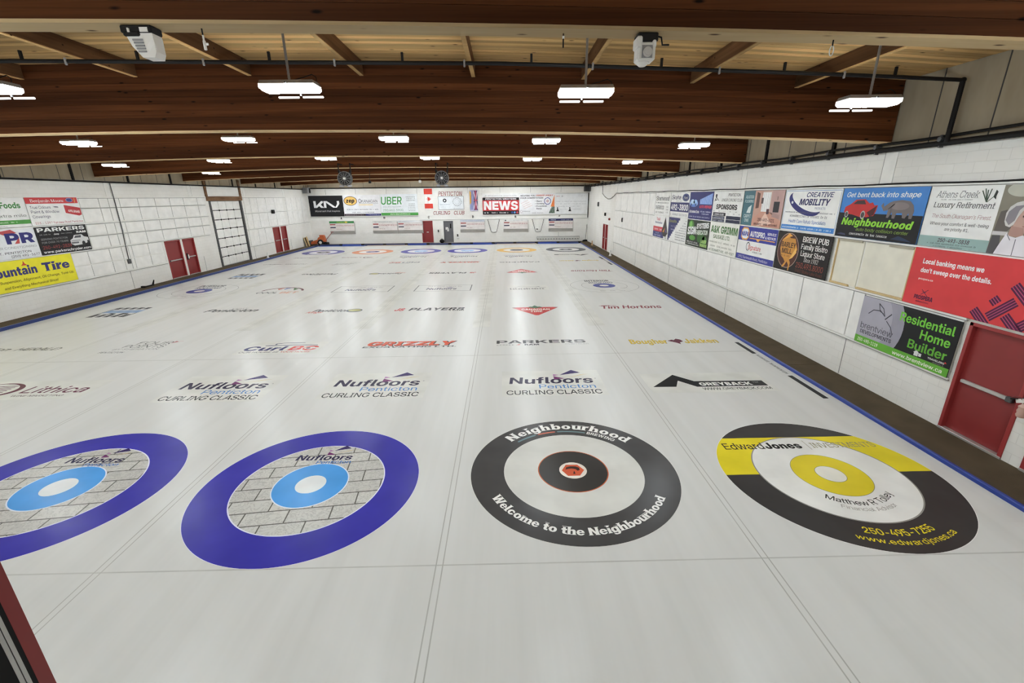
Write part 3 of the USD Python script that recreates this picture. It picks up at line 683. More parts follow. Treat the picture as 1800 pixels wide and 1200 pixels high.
for k in range(9): f.line([(.5 + .055 * k, .57), (.5 + .055 * k, .735 + .024 * k)], .03, 'a9bde2', 2)
f.text('AUTO REPAIR', .47, .97, .42, .1, 'c83a44', wt=800); f.scribble(.03, .48, .23, .11, 'e0e0ea', seed=6, bold=.6); f.scribble(.54, .96, .27, .06, 'c0c2d6', seed=7); f.scribble(.6, .9, .19, .05, 'c0c2d6', seed=8); f.scribble(.04, .95, .07, .05, 'b0b2cc', seed=9)
f.build(t)
t, f = board('right', Y0[3], ZT, WBD, HB, WB, 'white sponsors board with dark name plates, top row of the right wall')
f.text('PENTICTON', .52, .9, .84, .09, '3c3c3e', wt=500); f.text('JUNIOR CURLING CLUB', .3, .97, .68, .09, '3c3c3e', wt=400); f.text('SPONSORS', .14, .85, .42, .16, '222224', wt=900)
f.ell(.1, .86, .03, .06, '222222'); f.line([(.1, .82), (.06, .68)], .05, '222222'); f.line([(.1, .82), (.2, .7)], .03, '444444'); f.line([(.06, .72), (.14, .72)], .03, '222222')
for k in range(5): f.scribble(.05 + .19 * k, .1 + .19 * k, .34, .04, '77777a', seed=20 + k, n=3)
f.rect(.05, .2, .5, .31, '26262c'); f.rect(.03, .1, .48, .19, '2c3044'); f.rect(.03, .0, .48, .09, '2c3044'); f.rect(.53, .11, .99, .22, '20243c'); f.rect(.53, .0, .99, .1, '20243c')
f.text('LIONS CLUB', .1, .44, .225, .055, 'c8c8cc', wt=700); f.scribble(.05, .46, .12, .045, 'b0b4c4', seed=31); f.scribble(.05, .46, .02, .045, 'b0b4c4', seed=32)
for k in range(3): f.scribble(.58 + .17 * k, .62 + .17 * k, .27, .04, '77777a', seed=40 + k, n=3)
f.build(t)
t, f = board('right', Y0[4], ZT, WBD, HB, 'b59a8e', 'board with teal panel and photo of a timber-floored room, top row of the right wall')
f.rect(0, 0, .3, 1, '3f6670'); f.text('ALADDIN', .05, .27, .78, .09, 'b9c8ca', wt=500, serif=1); f.text('FLOORING', .04, .28, .66, .08, 'b9c8ca', wt=500, serif=1)
f.poly([(.12, .36), (.23, .36), (.24, .6), (.16, .52)], 'c8d2d2', 2); f.text('CARPET', .06, .26, .22, .1, 'c0cccc', wt=500, serif=1); f.text('ONE', .09, .22, .1, .09, 'c0cccc', wt=500, serif=1)
f.poly([(.3, 0), (1, 0), (1, .2), (.72, .42), (.5, .42), (.3, .2)], 'b98a78'); f.poly([(.44, .0), (.62, .4), (.8, .1)], 'd4b4a6', 2); f.poly([(.3, .2), (.5, .42), (.5, 1), (.3, 1)], 'b48e80'); f.poly([(.72, .4), (1, .2), (1, 1), (.72, 1)], 'a98b86')
f.rect(.5, .42, .7, .95, 'd8dad8', 2)
for k in range(4): f.line([(.53 + .05 * k, .45), (.53 + .05 * k, .93)], .012, 'b0b0b0', 3)
f.poly([(.35, .5), (.43, .52), (.43, .92), (.35, .96)], '5a4038', 2); f.rect(.48, .64, .53, .8, '4c4040', 4); f.rect(.64, .36, .7, .5, '4a3038', 4); f.rect(.79, .42, .92, .7, '262428', 3); f.line([(.86, .74), (.86, .84)], .03, '5a4a48', 3)
f.poly([(.78, .3), (.95, .25), (.95, .36), (.8, .4)], '9c7f7a', 3); f.text('250-492-6221', .45, .86, .15, .09, '4c3038', lvl=5, wt=500); f.scribble(.36, .95, .04, .07, '57383c', lvl=5, seed=12)
f.build(t)
t, f = board('right', Y0[5], ZT, WBD, HB, WB, 'white board with navy swoosh and wheelchair mark over a blue footer strip')
f.add(box(.03, .03, WBD - .03, HB - .03).difference(box(.045, .045, WBD - .045, HB - .045)), '7a8fb8', 1, 'border'); f.rect(.02, .03, .98, .14, '3f7cc0', 2)
f.text('CREATIVE', .42, .88, .82, .11, '33345f', wt=600, shear=.25); f.text('MOBILITY', .3, .84, .63, .15, '2c2d58', wt=800, shear=.25); f.text('PRODUCTS', .6, .78, .54, .05, '777799', wt=400)
g = affinity.rotate(affinity.scale(Point(0, 0).buffer(1, quad_segs=16), .78, .3), -14).difference(affinity.translate(affinity.rotate(affinity.scale(Point(0, 0).buffer(1, quad_segs=16), .78, .27), -14), .13, .09))
f.add(affinity.translate(g, .98, .8), '2b2c66', 1, 'swoosh'); f.ell(.16, .7, .035, .06, '2b2c66', 2); f.ell(.165, .69, .02, .035, 'd0d4e0', 3); f.ell(.18, .79, .012, .02, 'd0d4e0', 3)
f.scribble(.05, .95, .44, .035, '555560', seed=51); f.scribble(.16, .84, .34, .06, '555560', seed=52); f.text('Health Care Rehab Specialists', .15, .83, .2, .08, '4c6aa0', wt=400); f.scribble(.04, .94, .06, .045, 'c8d8ec', lvl=3, seed=54)
f.build(t)
t, f = board('right', Y0[6], ZT, WBD, HB, '3d78bd', 'blue and black board with a crumpled red car facing a rhino, on the right wall')
f.rect(0, 0, 1, .5, '141417'); f.text('Get bent back into shape', .06, .93, .82, .1, 'd4dce6', wt=600, shear=.2)
f.poly([(.06, .52), (.07, .62), (.14, .68), (.2, .77), (.32, .78), (.38, .7), (.42, .72), (.45, .66), (.49, .67), (.48, .54), (.46, .46), (.38, .43), (.3, .42), (.18, .47), (.09, .48)], 'b32c2c', 2, 'car'); f.poly([(.17, .68), (.22, .75), (.31, .76), (.34, .68)], '3a2a2c', 3, 'car'); f.poly([(.37, .52), (.48, .66), (.46, .48), (.42, .44)], '4a1c1e', 3, 'car')
for q, r in ((.105, .045), (.325, .055)): f.ell(q, .47, r * .55, r * 1.5, 'a8a8a8', 4, 'car'); f.ell(q, .47, r * .4, r * 1.05, '4a4444', 5, 'car')
f.poly([(.53, .66), (.55, .72), (.565, .64), (.62, .72), (.66, .75), (.75, .77), (.84, .75), (.88, .68), (.9, .58), (.89, .44), (.86, .44), (.85, .54), (.82, .44), (.79, .45), (.78, .54), (.72, .53), (.71, .43), (.68, .43), (.67, .55), (.64, .44), (.615, .44), (.62, .58), (.57, .56)], '6a6262', 2, 'rhino'); f.ell(.74, .66, .1, .07, '7a7170', 3, 'rhino'); f.line([(.62, .6), (.68, .7)], .02, '4a4444', 3, 'rhino')
f.text('Neighbourhood', .06, .93, .25, .15, '86c23c', lvl=6, wt=900, shear=.2); f.text('auto body collision center', .28, .9, .15, .065, '7f9848', lvl=6, wt=400, shear=.15); f.scribble(.2, .68, .06, .05, 'c4c4c4', seed=61)
f.poly([(.01, .05), (.08, .08), (.14, .07), (.15, .03)], '3a3f58', 2); f.poly([(.72, .05), (.8, .12), (.88, .08), (.95, .03)], '26324a', 2)
f.build(t)
t, f = board('right', Y0[7], ZT, WBD, HB, WB, 'white retirement board with teal footer and photo of a white-haired person, upper right')
f.rect(0, 0, .583, .185, '8aa3a0'); f.text('Athens Creek', .061, .41, .815, .105, '66686a', wt=300, serif=1, shear=.25); f.scribble(.11, .37, .775, .022, '9a9a9a', seed=70); f.text('Luxury Retirement', .061, .547, .655, .088, '4a4a4c', wt=400, serif=1, shear=.12)
for a, b in ((.425, .92), (.445, .95), (.465, .93), (.49, .945)): f.line([(.476, .75), (a, b)], .018, '3c4a3c', 2)
f.line([(.48, .75), (.53, .86)], .012, '55604c', 2); f.poly([(.515, .83), (.525, .93), (.54, .9), (.535, .84), (.538, .79)], '2c2f2c', 3, 'bird')
f.text('The South Okanagan\'s Finest.', .069, .547, .487, .065, '9a7074', wt=300, shear=.2); f.text('Where your comfort & well-being', .069, .547, .37, .052, '555557', wt=400, shear=.1); f.text('are priority #1.', .21, .41, .285, .052, '555557', wt=400)
f.text('250-493-3838', .178, .441, .095, .062, '4a3a40', wt=600, shear=.1); f.scribble(.09, .5, .055, .025, '4f5a5a', seed=74); f.scribble(.15, .4, .012, .025, '5a6464', seed=75)
f.poly([(.583, 0), (.575, 1), (1, 1), (1, 0)], '7a7568', 1, 'photo'); f.ell(.7, .93, .1, .1, 'a8a89c', 2, 'photo'); f.poly([(.59, .33), (.6, .62), (.66, .66), (.7, .4), (.68, .34)], '5a5450', 2, 'photo'); f.poly([(.583, 0), (.59, .27), (.645, .28), (.66, .1), (.635, 0)], '4c4a4c', 2, 'photo'); f.rect(.585, .28, .69, .335, 'b8b4b4', 3, 'photo')
f.ell(.775, .52, .075, .2, 'ad8f84', 4, 'face'); f.poly([(.695, .28), (.7, .42), (.78, .4), (.8, .26)], 'a07e74', 5, 'neck'); f.poly([(.636, 0), (.655, .14), (.684, .32), (.705, .28), (.75, .26), (.79, .3), (.86, .24), (.9, 0)], 'd0ccd2', 6, 'shirt'); f.line([(.69, .3), (.72, .22)], .012, '6a6a72', 7, 'collar'); f.line([(.755, .24), (.76, .0)], .012, '6a6a72', 7, 'placket')
f.poly([(.645, .48), (.64, .6), (.655, .69), (.69, .75), (.74, .78), (.8, .77), (.845, .7), (.84, .62), (.79, .66), (.745, .64), (.725, .55), (.71, .44), (.69, .4), (.66, .42)], 'bcbab8', 6, 'hair'); f.poly([(.65, .5), (.655, .62), (.69, .7), (.75, .72), (.72, .64), (.71, .5), (.68, .43)], '7f7a80', 7, 'hair'); f.ell(.76, .56, .008, .016, '4a3a38', 5, 'eye'); f.ell(.81, .56, .008, .016, '4a3a38', 5, 'eye'); f.line([(.77, .42), (.8, .42)], .012, '8a5a54', 5, 'mouth')
f.build(t)
# --- right wall, middle row
t, f = board('right', Y0[0], ZM, WBD, HB, WB, 'small white board with red band and dark house gable, farthest of the middle row')
f.rect(0, 0, .72, .27, '34386a'); f.rect(0, .27, .66, .5, 'b84048'); f.text('Total', .2, .44, .78, .14, 'c06070', wt=700); f.text('Restoration', .12, .6, .64, .1, '5a5a78', wt=700); f.scribble(.08, .6, .34, .08, 'e0c8ca', seed=80); f.scribble(.1, .55, .05, .1, 'a8accc', seed=81); f.scribble(.2, .42, .18, .05, 'b8bcd4', seed=82)
f.poly([(.6, .3), (.8, .98), (.98, .25), (.86, .1), (.72, .1)], '3a3634', 2); f.poly([(.66, .3), (.8, .5), (.76, .28)], 'c48a48', 3); f.poly([(.8, .5), (.94, .28), (.84, .3)], '5c4a78', 3); f.scribble(.72, .94, .03, .14, '6a6450', seed=83)
f.build(t)
t, f = board('right', Y0[1], ZM, WBD, HB, WB, 'board with navy stepped edge running down to white list, middle row of the right wall')
steps = [(0, 0), (0, 1), (.62, 1)]
for k in range(10): steps += [(.62 - .062 * k, 1 - .1 * k), (.62 - .062 * k, .9 - .1 * k)]
f.poly(steps, '2d3060'); f.text('Benefits', .04, .44, .78, .13, '8a8a50', wt=600); f.scribble(.14, .42, .6, .08, '9a9ab0', seed=86); f.scribble(.14, .38, .46, .07, '9a9ab0', seed=87)
for k in range(9): f.scribble(.92 - .08 * min(k, 5) - (.1 if k > 4 else 0), .97, .88 - .1 * k, .045, '6a6a70', seed=90 + k)
f.build(t)
t, f = board('right', Y0[2], ZM, WBD, HB, '1d2a1a', 'black and green board with slanted white block lettering, middle row of the right wall')
f.ell(.2, .8, .13, .18, '3f7028'); f.ell(.18, .82, .07, .12, '6fa850', 2); f.ell(.68, .36, .16, .22, '2c5a20'); f.ell(.3, .32, .14, .1, '4f8a38'); f.ell(.84, .3, .1, .16, '3c7030'); f.ell(.1, .5, .06, .16, '2f4a24')
f.text('SIGN', .05, .44, .42, .3, 'dadada', lvl=3, wt=900, shear=.12, slope=.06); f.text('SYSTEMS', .46, .97, .68, .2, 'dadada', lvl=3, wt=900, slope=.08); f.text('FABRICATION', .45, .94, .46, .17, 'c4ccc0', lvl=3, wt=800, slope=.06); f.rect(.03, .05, .64, .2, '161a14', 2); f.scribble(.06, .62, .13, .06, 'd4d4d4', lvl=4, seed=101); f.scribble(.06, .62, .06, .05, 'd4d4d4', lvl=4, seed=102)
f.text('LASER', .7, .93, .2, .12, 'a9cc7a', lvl=3, wt=800); f.text('ENGRAVE', .67, .96, .06, .11, 'a9cc7a', lvl=3, wt=800)
f.build(t)
t, f = board('right', Y0[3], ZM, WBD, HB, 'dcdad2', 'off-white board with large green sausage-shop lettering, middle row of the right wall')
f.text('A&K GRIMM', .05, .97, .66, .24, '3d6a34', wt=800); f.text('SAUSAGE LTD.', .17, .76, .47, .13, '44603c', wt=600); f.scribble(.04, .5, .32, .06, '86867c', seed=110); f.scribble(.56, .95, .32, .06, '86867c', seed=111); f.scribble(.08, .28, .18, .06, '86867c', seed=112); f.scribble(.34, .86, .18, .06, '86867c', seed=113)
f.text('467 ECKHARDT AVE.  493-9187', .04, .94, .03, .08, '5c6a58', wt=600)
f.build(t)
t, f = board('right', Y0[4], ZM, WBD, HB, WB, 'royal blue and white auto-service board with hexagon badge, middle row of right wall')
f.rect(0, .58, 1, 1, '33388a'); f.rect(0, 0, 1, .17, '353a86')
f.poly([(.07, .68), (.07, .88), (.12, .97), (.24, .97), (.29, .88), (.29, .68), (.24, .6), (.12, .6)], 'd49a4c', 2); f.poly([(.09, .7), (.09, .86), (.13, .93), (.23, .93), (.27, .86), (.27, .7), (.23, .64), (.13, .64)], 'cfd2de', 3); f.text('NAPA', .08, .28, .71, .14, '33388a', lvl=4, wt=900)
f.text('AUTOPRO', .32, .7, .72, .16, 'dcdce4', lvl=2, wt=800); f.text('SERVICE', .76, .97, .82, .07, 'dcdce4', wt=600); f.text('& REPAIR', .72, .97, .71, .07, 'dcdce4', wt=600); f.rect(.32, .655, .96, .68, 'd49a4c', 2); f.poly([(.5, .66), (.6, .66), (.57, .6), (.53, .6)], 'd49a4c', 3)
f.text('Signature', .31, .65, .34, .13, 'b8484c', wt=500, serif=1); f.scribble(.45, .7, .26, .05, '666666', seed=120); f.ell(.305, .42, .05, .13, '2a2a2c', 1, hole=.8); f.rect(.3, .3, .38, .47, WB, 1); f.text('1952 Dartmouth Road, Penticton', .06, .86, .045, .08, 'a9a4bc', lvl=2, wt=600)
f.build(t)
t, f = board('right', Y0[5], ZM, WBD, HB, '191413', 'black brew pub board with oval horse emblem and white serif lettering on the right wall')
f.ell(.24, .52, .215, .45, '9a8478', 1); f.ell(.24, .52, .205, .43, '4a2a22', 2)
f.poly([(.08, .55), (.1, .78), (.2, .92), (.26, .84), (.36, .84), (.4, .68), (.43, .58), (.34, .34), (.3, .3), (.33, .22), (.32, .02), (.3, .02), (.3, .16), (.26, .24), (.22, .12), (.18, .06), (.17, .1), (.22, .22), (.18, .3), (.12, .36)], 'b8823c', 3, 'horse'); f.poly([(.12, .78), (.22, .96), (.3, .9), (.2, .84)], 'd49a48', 4, 'horse'); f.poly([(.3, .3), (.4, .62), (.42, .5), (.36, .36)], 'd4a85c', 4, 'horse')
f.text('BARLEY', .1, .39, .6, .13, '3a2820', lvl=5, wt=700, serif=1); f.text('MILL', .12, .33, .44, .13, '3a2820', lvl=5, wt=700, serif=1); f.scribble(.12, .3, .36, .05, '6a4a30', lvl=5, seed=130)
f.text('BREW PUB', .5, .95, .79, .14, 'd8d6d2', wt=700, serif=2); f.text('Family Bistro', .49, .95, .62, .13, 'd8d6d2', wt=600, serif=2); f.text('Liquor Store', .5, .93, .45, .13, 'd8d6d2', wt=600, serif=2); f.text('Since 1982', .58, .84, .32, .1, 'b8b4b0', wt=400, serif=1, shear=.2); f.text('250.493.8000', .45, .94, .15, .13, '8a4436', wt=400, serif=1); f.text('2460 Skaha Lake Road', .45, .94, .04, .075, '5e3228', wt=400, serif=1)
f.build(t)
t, f = board('right', Y0[7], ZM, 3.1, HB, 'c23b3e', 'red banking billboard with white headline and plum woven stripes over the door')
f.text('Local banking means we', .082, .49, .737, .088, 'e6dcd8', wt=800); f.text('don\'t sweep over the details.', .082, .55, .585, .085, 'e6dcd8', wt=800); f.text('prospera.ca', .082, .19, .455, .036, 'e6c4c0', wt=600)
for k in range(2):
    f.line([(.13 + .018 * k, .29 - .04 * k), (.16 + .018 * k, .23 - .04 * k)], .012, '4c1c38'); f.line([(.13 + .018 * k, .2 + .04 * k), (.16 + .018 * k, .26 + .04 * k)], .012, '4c1c38'); f.line([(.134 + .014 * k, .25), (.154 + .014 * k, .25)], .01, '4c1c38')
f.text('PROSPERA', .085, .225, .11, .075, '4a1a38', wt=900); f.scribble(.105, .205, .06, .03, '4a1a38', seed=140)
def weave(cx, cyy, L, ang, n=4):
    for k in range(n):
        o = (k - (n - 1) / 2) * .046
        g = affinity.rotate(box(-L / 2, o - .015, L / 2, o + .015), ang, origin=(0, 0)); f.add(affinity.translate(g, cx, cyy), '4a1738', 2, 'stripe')
        if k < n - 1: 
            g = affinity.rotate(box(-L / 2, o + .015, L / 2, o + .031), ang, origin=(0, 0)); f.add(affinity.translate(g, cx, cyy), 'a04466', 2, 'stripe_gap')
weave(1.709, .047, .45, -41); weave(1.86, .43, .13, -41); weave(2.006, .296, .53, 45); weave(2.32, .56, .6, -41); weave(2.256, .06, .45, -41); weave(2.52, .22, .5, 45); weave(2.62, .75, .5, 45); weave(2.75, .4, .3, -41)
f.build(t)
# --- right wall, lower row
t, f = board('right', 4.13, 1.07, 2.5, 1.17, '17181a', 'black and green home-builder board with silver disc, beside the red door on the right')
f.ell(.18, .55, .33, .78, '8e8c98'); f.ell(.14, .6, .24, .58, '9d9ba6', 2); f.rect(0, 0, 1, .155, '5f9f38', 3)
f.text('Residential', .45, .96, .72, .17, '6cb63e', wt=700); f.text('Home', .68, .95, .5, .17, '6cb63e', wt=700); f.text('Builder', .59, .95, .27, .17, '5c9c36', wt=700)
f.text('brentview', .04, .42, .33, .13, '3e3d44', lvl=3, wt=300); f.text('DEVELOPMENTS', .05, .42, .22, .075, '38373e', lvl=3, wt=600); f.text('250-490-1119', .04, .29, .045, .07, 'd4dcc8', lvl=4, wt=600); f.text('www.brentview.ca', .46, .95, .04, .075, 'dce4d0', lvl=4, wt=600)
f.line([(.1, .66), (.15, .76), (.22, .78), (.27, .74)], .02, '3c3b42', 4); f.line([(.2, .92), (.26, .84), (.29, .7), (.22, .8), (.2, .92)], .018, '3c3b42', 4); f.line([(.3, .64), (.36, .78)], .025, '3c3b42', 4); f.line([(.32, .62), (.38, .52), (.41, .4)], .018, '3c3b42', 4)
f.rect(.67, .17, .71, .23, 'c8c8c8', 2); f.poly([(.66, .23), (.69, .28), (.72, .23)], 'c8c8c8', 2); f.rect(.715, .18, .74, .24, 'c8c8c8', 2); f.text('TRAVELERS', .8, .95, .2, .035, 'c4c4c4', wt=700); f.poly([(.945, .22), (.955, .26), (.97, .23)], 'b03a3a', 3); f.scribble(.85, .95, .165, .02, '888888', seed=150)
f.build(t)
# blank cream bays with lumber ledges, right wall middle row
for a, W in ((5.46, .9), (4.5, 1.4)):
    M = np.array(on_wall('right', a, ZM, 0.0)).T
    def bay(nm, mesh, m_): mesh.apply_transform(M); obj(nm, mesh, m_, wr)
    bay('blank_panel', bx(0, W, 0.02, 1.16, 0, 0.02), CREAM)
    bay('batten', bev(0.0, W - (.22 if W < 1 else 0), 0.0, .05, 0.0, 0.06, .004), LUMBER)
    bay('batten', bev(0.0, .035, .05, 1.18, 0.0, 0.05, .004) if W < 1 else bev(W - .03, W, .05, 1.18, 0.0, 0.05, .004), LUMBER)
    bay('batten', bev(.05 if W < 1 else .7, W - .05, 1.13, 1.18, 0.0, .05, .004), plain('old_batten', (.42, .38, .3), .7))
# --- left wall
t, f = board('left', 11.2, 3.66, 2.5, 1.19, WB, 'white board with green lettering and a green strip, cut by the left photo edge, top')
f.text('Buy-Low Foods', .04, .91, .64, .2, '3c7a3c', wt=800, serif=1); f.text('Go the extra mile', .1, .96, .34, .1, '6a6c6a', wt=400); f.rect(0, .1, 1, .24, '4a8a40'); f.scribble(.3, .8, .145, .05, 'c8dcc0', seed=160); f.scribble(.1, .6, .03, .03, '999999', seed=161)
f.build(t)
t, f = board('left', 13.72, 3.66, 2.5, 1.19, WB, 'white paint-shop board with red header and red phone tag, on the left wall')
f.rect(0, .78, .985, 1, 'b8383a'); f.text('Benjamin Moore', .09, .7, .83, .1, 'e8dcd8', wt=500, serif=2); f.ell(.82, .9, .07, .08, '3a3c78', 2); f.ell(.82, .9, .066, .073, 'c8c4d4', 3, hole=.9); f.line([(.92, .8), (.93, .98)], .035, 'd49a48', 2)
f.text('True Colours', .05, .42, .6, .1, '3c3c58', wt=400); f.text('Paint & Window', .05, .56, .44, .1, '3c3c58', wt=400); f.text('Coverings', .05, .37, .27, .1, '3c3c58', wt=400); f.poly([(.46, .67), (.56, .66), (.57, .63), (.5, .64)], '2c2c2e', 2)
f.poly([(.68, .72), (1.0, .6), (1.0, .34), (.94, .3), (.68, .42)], 'ac3438'); f.text('490.8660', .74, .97, .45, .1, 'e4ccca', wt=800, slope=-.1); f.text('103 - 1397 Fairview Road Penticton', .06, .98, .05, .08, 'a04850', wt=400)
f.build(t)
t, f = board('left', 11.2, 2.4, 2.5, 1.2, 'd4d6da', 'pale grey board with large navy and red initials, cut by the left photo edge')
f.poly([(.38, .92), (.62, .98), (.7, .86), (.5, .8)], 'a8484a', 2); f.text('PR', .5, .96, .5, .36, '2e2f6a', lvl=3, wt=900); f.poly([(.62, .5), (.72, .72), (.7, .5)], 'b04a48', 2); f.text('AIR CONDITIONING', .3, .96, .34, .075, '8c8e92', wt=400); f.text('ST. PENTICTON', .28, .84, .17, .075, '44464e', wt=500); f.text('(250) 492-3677', .5, .97, .04, .085, '50525a', wt=500)
f.build(t)
t, f = board('left', 13.72, 2.4, 2.5, 1.2, '1a1819', 'black car-dealer board with white pickup truck and red phone number, left wall')
f.text('PARKERS', .04, .96, .82, .14, 'd4d4d2', wt=800); f.scribble(.06, .26, .7, .05, '8c8c8c', seed=170); f.text('Jeep', .32, .42, .69, .06, 'c8c8c8', wt=800); f.scribble(.46, .68, .7, .05, '8c8c8c', seed=171); f.text('RAM', .77, .97, .69, .08, 'd8d8d8', wt=900)
f.text('SERVING PENTICTON', .06, .56, .52, .07, '7c7c7e', wt=600); f.text('FOR OVER 70 YEARS', .06, .56, .4, .07, '7c7c7e', wt=600); f.text('250-492-2839', .05, .6, .2, .12, '8a3a38', wt=500); f.text('www.parkerschrysler.com', .04, .98, .05, .1, 'd8d8d8', wt=600)
f.poly([(.6, .3), (.6, .44), (.66, .5), (.7, .62), (.86, .63), (.9, .54), (.98, .5), (.98, .34), (.92, .28), (.84, .24), (.66, .22)], 'c4c4c4', 3, 'truck'); f.poly([(.69, .51), (.72, .59), (.84, .6), (.83, .51)], '4c4c50', 4, 'truck'); f.ell(.86, .28, .035, .09, '2c2c2e', 4, 'truck'); f.ell(.96, .33, .02, .06, '2c2c2e', 4, 'truck'); f.rect(.61, .3, .76, .36, '66666a', 4, 'truck'); f.line([(.61, .41), (.8, .41)], .03, '77777a', 4, 'truck')
f.build(t)
t, f = board('left', 9.4, 1.1, 5.62, 1.24, 'd8cf30', 'long yellow tyre-shop board with blue lettering, lowest on the left wall')
f.text('Fountain', .35, .69, .5, .3, '34346e', wt=900); f.text('Tire', .735, .96, .5, .3, '34346e', wt=900, serif=1); f.poly([(.585, .8), (.6, .86), (.607, .96), (.615, .86), (.63, .8)], 'b84434', 3)
f.text('Brakes, Suspension, Alignment, Oil Change, Tune Up,', .3, .98, .29, .085, '6a6420', wt=600, shear=.15); f.text('and Everything Mechanical Since!', .42, .83, .1, .085, '6a6420', wt=600, shear=.15)
f.build(t)

# ================================================================== far wall banners
OF = 0.056
t, f = board('far', -17.02, 2.88, 3.54, 2.07, '1b1b1d', 'black banner with angular white lettering, leftmost on the far wall', 'banner', OF, 'banner')
for pts in ([(.13, .42), (.2, .42), (.2, .75), (.13, .75)], [(.13, .42), (.22, .42), (.41, .67), (.41, .75), (.36, .75)], [(.25, .57), (.31, .64), (.43, .42), (.34, .42)], [(.43, .42), (.5, .42), (.5, .75), (.43, .75)], [(.43, .75), (.53, .75), (.80, .42), (.70, .42)], [(.75, .42), (.80, .42), (.89, .6), (.89, .75), (.82, .75), (.82, .6)]): f.poly(pts, 'dcdcdc', 2, 'lettering')
f.text('Movement that inspires', .15, .88, .22, .085, 'a8a8aa', wt=500); f.build(t)
t, f = board('far', -13.46, 2.9, 3.85, 2.1, 'd6d6da', 'white banner with yellow oval badge and navy footer, second on the far wall', 'banner', OF, 'banner')
f.rect(0, 0, .58, .1, '3a3034'); f.rect(.58, 0, 1, .1, '2c3064'); f.ell(.2, .72, .18, .22, '3c3434'); f.ell(.2, .72, .165, .2, 'd8b468', 2); f.text('zep', .08, .31, .64, .2, '2c2422', lvl=3, wt=900, shear=.15); f.text('O', .42, .49, .62, .19, '44444c', wt=500); f.text('KANAGAN', .5, .93, .63, .14, '55555c', wt=400); f.rect(.42, .58, .95, .592, '7a7a80'); f.rect(.42, .5, .8, .56, 'd8c8a8')
f.scribble(.08, .94, .28, .06, '6a6a74', seed=180); f.scribble(.22, .82, .14, .06, '6a6a74', seed=181); f.scribble(.03, .52, .03, .04, 'b0a8a8', seed=182); f.scribble(.64, .96, .03, .04, 'a8acc4', seed=183); f.build(t)
t, f = board('far', -9.58, 2.9, 3.9, 2.14, 'd2d6d8', 'white banner with brushy green lettering and green footer, third on the far wall', 'banner', OF, 'banner')
f.rect(0, 0, 1, .13, '4c9448'); f.text('UBER', .02, .58, .52, .36, '3f8a44', wt=600, shear=.1); f.text('SOLUTIONS CORP', .06, .55, .38, .06, '8c9494', wt=400); f.text('250.462.3900', .05, .6, .2, .11, '6f9474', wt=400); f.text('www.ubersolutions.ca', .24, .78, .035, .07, 'cfe0c8', wt=600)
for k in range(3): f.scribble(.7, .94, .84 - .08 * k, .05, '6c7474', seed=190 + k)
for k in range(5): f.scribble(.75, .93, .52 - .08 * k, .045, '6c7474', seed=195 + k)
f.build(t)
t = thing('painted_lettering', 'dark red italic town name painted above the centre board on the far wall', 'lettering', matrix=on_wall('far', -3.5, 4.82, 0.0))
f = Flat(2.55, .42, ink, 0, .006); f.text('PENTICTON', 0, 1, 0, 1, '7c3436', wt=500, serif=1, shear=.18); f.build(t)
t = thing('painted_lettering', 'dark red italic words painted below the centre board on the far wall', 'lettering', matrix=on_wall('far', -4.1, 2.92, 0.0))
f = Flat(3.3, .36, ink, 0, .006); f.text('CURLING', 0, .54, 0, 1, '7c3436', wt=500, serif=1, shear=.18); f.text('CLUB', .66, 1, 0, 1, '7c3436', wt=500, serif=1, shear=.18); f.build(t)
t, f = board('far', -3.53, 3.42, 2.7, 1.36, 'd2d6da', 'pale board with a black ring and a sun-like dial, centre of the far wall', 'banner', .02, 'notice board')
f.add(box(0.01, 0.01, 2.69, 1.35).difference(box(.04, .04, 2.66, 1.32)), '55585c', 1, 'border'); f.ell(.26, .68, .07, .14, '222428', 2, hole=.45); f.scribble(.06, .48, .36, .06, '7a8494', seed=200); f.scribble(.06, .48, .18, .05, 'a4acb8', seed=201); f.scribble(.6, .94, .08, .05, '6a6a6a', seed=202)
for k in range(16):
    a = k * math.pi / 8; f.ell(.74 + .16 * math.cos(a), .58 + .3 * math.sin(a), .016, .032, '77787c', 2)
f.ell(.74, .58, .1, .2, 'b4b8bc', 2, hole=.9); f.build(t)
def wavy(W, H, n=14, amp=.03):
    us = np.linspace(0, 1, n); v = []; fc = []
    for i, u in enumerate(us):
        for j, q in enumerate((0, .25, .5, .75, 1)): v.append((u * W, q * H, .03 + amp * math.sin(u * 14) * (1 - .5 * q)))
    for i in range(n - 1):
        for j in range(4): a = i * 5 + j; fc += [(a, a + 5, a + 6), (a, a + 6, a + 1)]
    m = trimesh.Trimesh(v, fc, process=False); m2 = m.copy(); m2.vertices[:, 2] -= .008; m2.invert(); return join(m, m2)
t = thing('flag', 'red and white maple leaf flag hung vertically on the far wall', 'flag', matrix=on_wall('far', -4.95, 3.4, .02))
c = wavy(.86, 2.15, 12, .012); obj('cloth', c, ink('d8d4d0'), t)
f = Flat(.86, 2.15, ink, .046, .004); f.poly([(0, .74), (1, .74), (1, 1), (0, 1)], 'c03c30', name='band'); f.poly([(0, .08), (1, .08), (1, .3), (0, .3)], 'c03c30', name='band')
leaf = [(0, .5), (.08, .3), (.02, .28), (.25, .02), (.22, -.06), (.36, -.02), (.35, -.14), (.5, -.02)]
pts = [(-.5, 0), (-.12, .04), (-.18, .28), (-.02, .18), (.06, .3), (.12, .16), (.3, .24), (.22, .1), (.5, 0), (.22, -.1), (.3, -.24), (.12, -.16), (.06, -.3), (-.02, -.18), (-.18, -.28), (-.12, -.04)]
f.poly([(.5 + q * .7, .52 + r * .36) for q, r in pts], 'c03c30', name='maple_leaf'); f.build(t)
t = thing('flag', 'red, white and blue crossed flag with yellow edge hung vertically on the far wall', 'flag', matrix=on_wall('far', -.18, 3.25, .02))
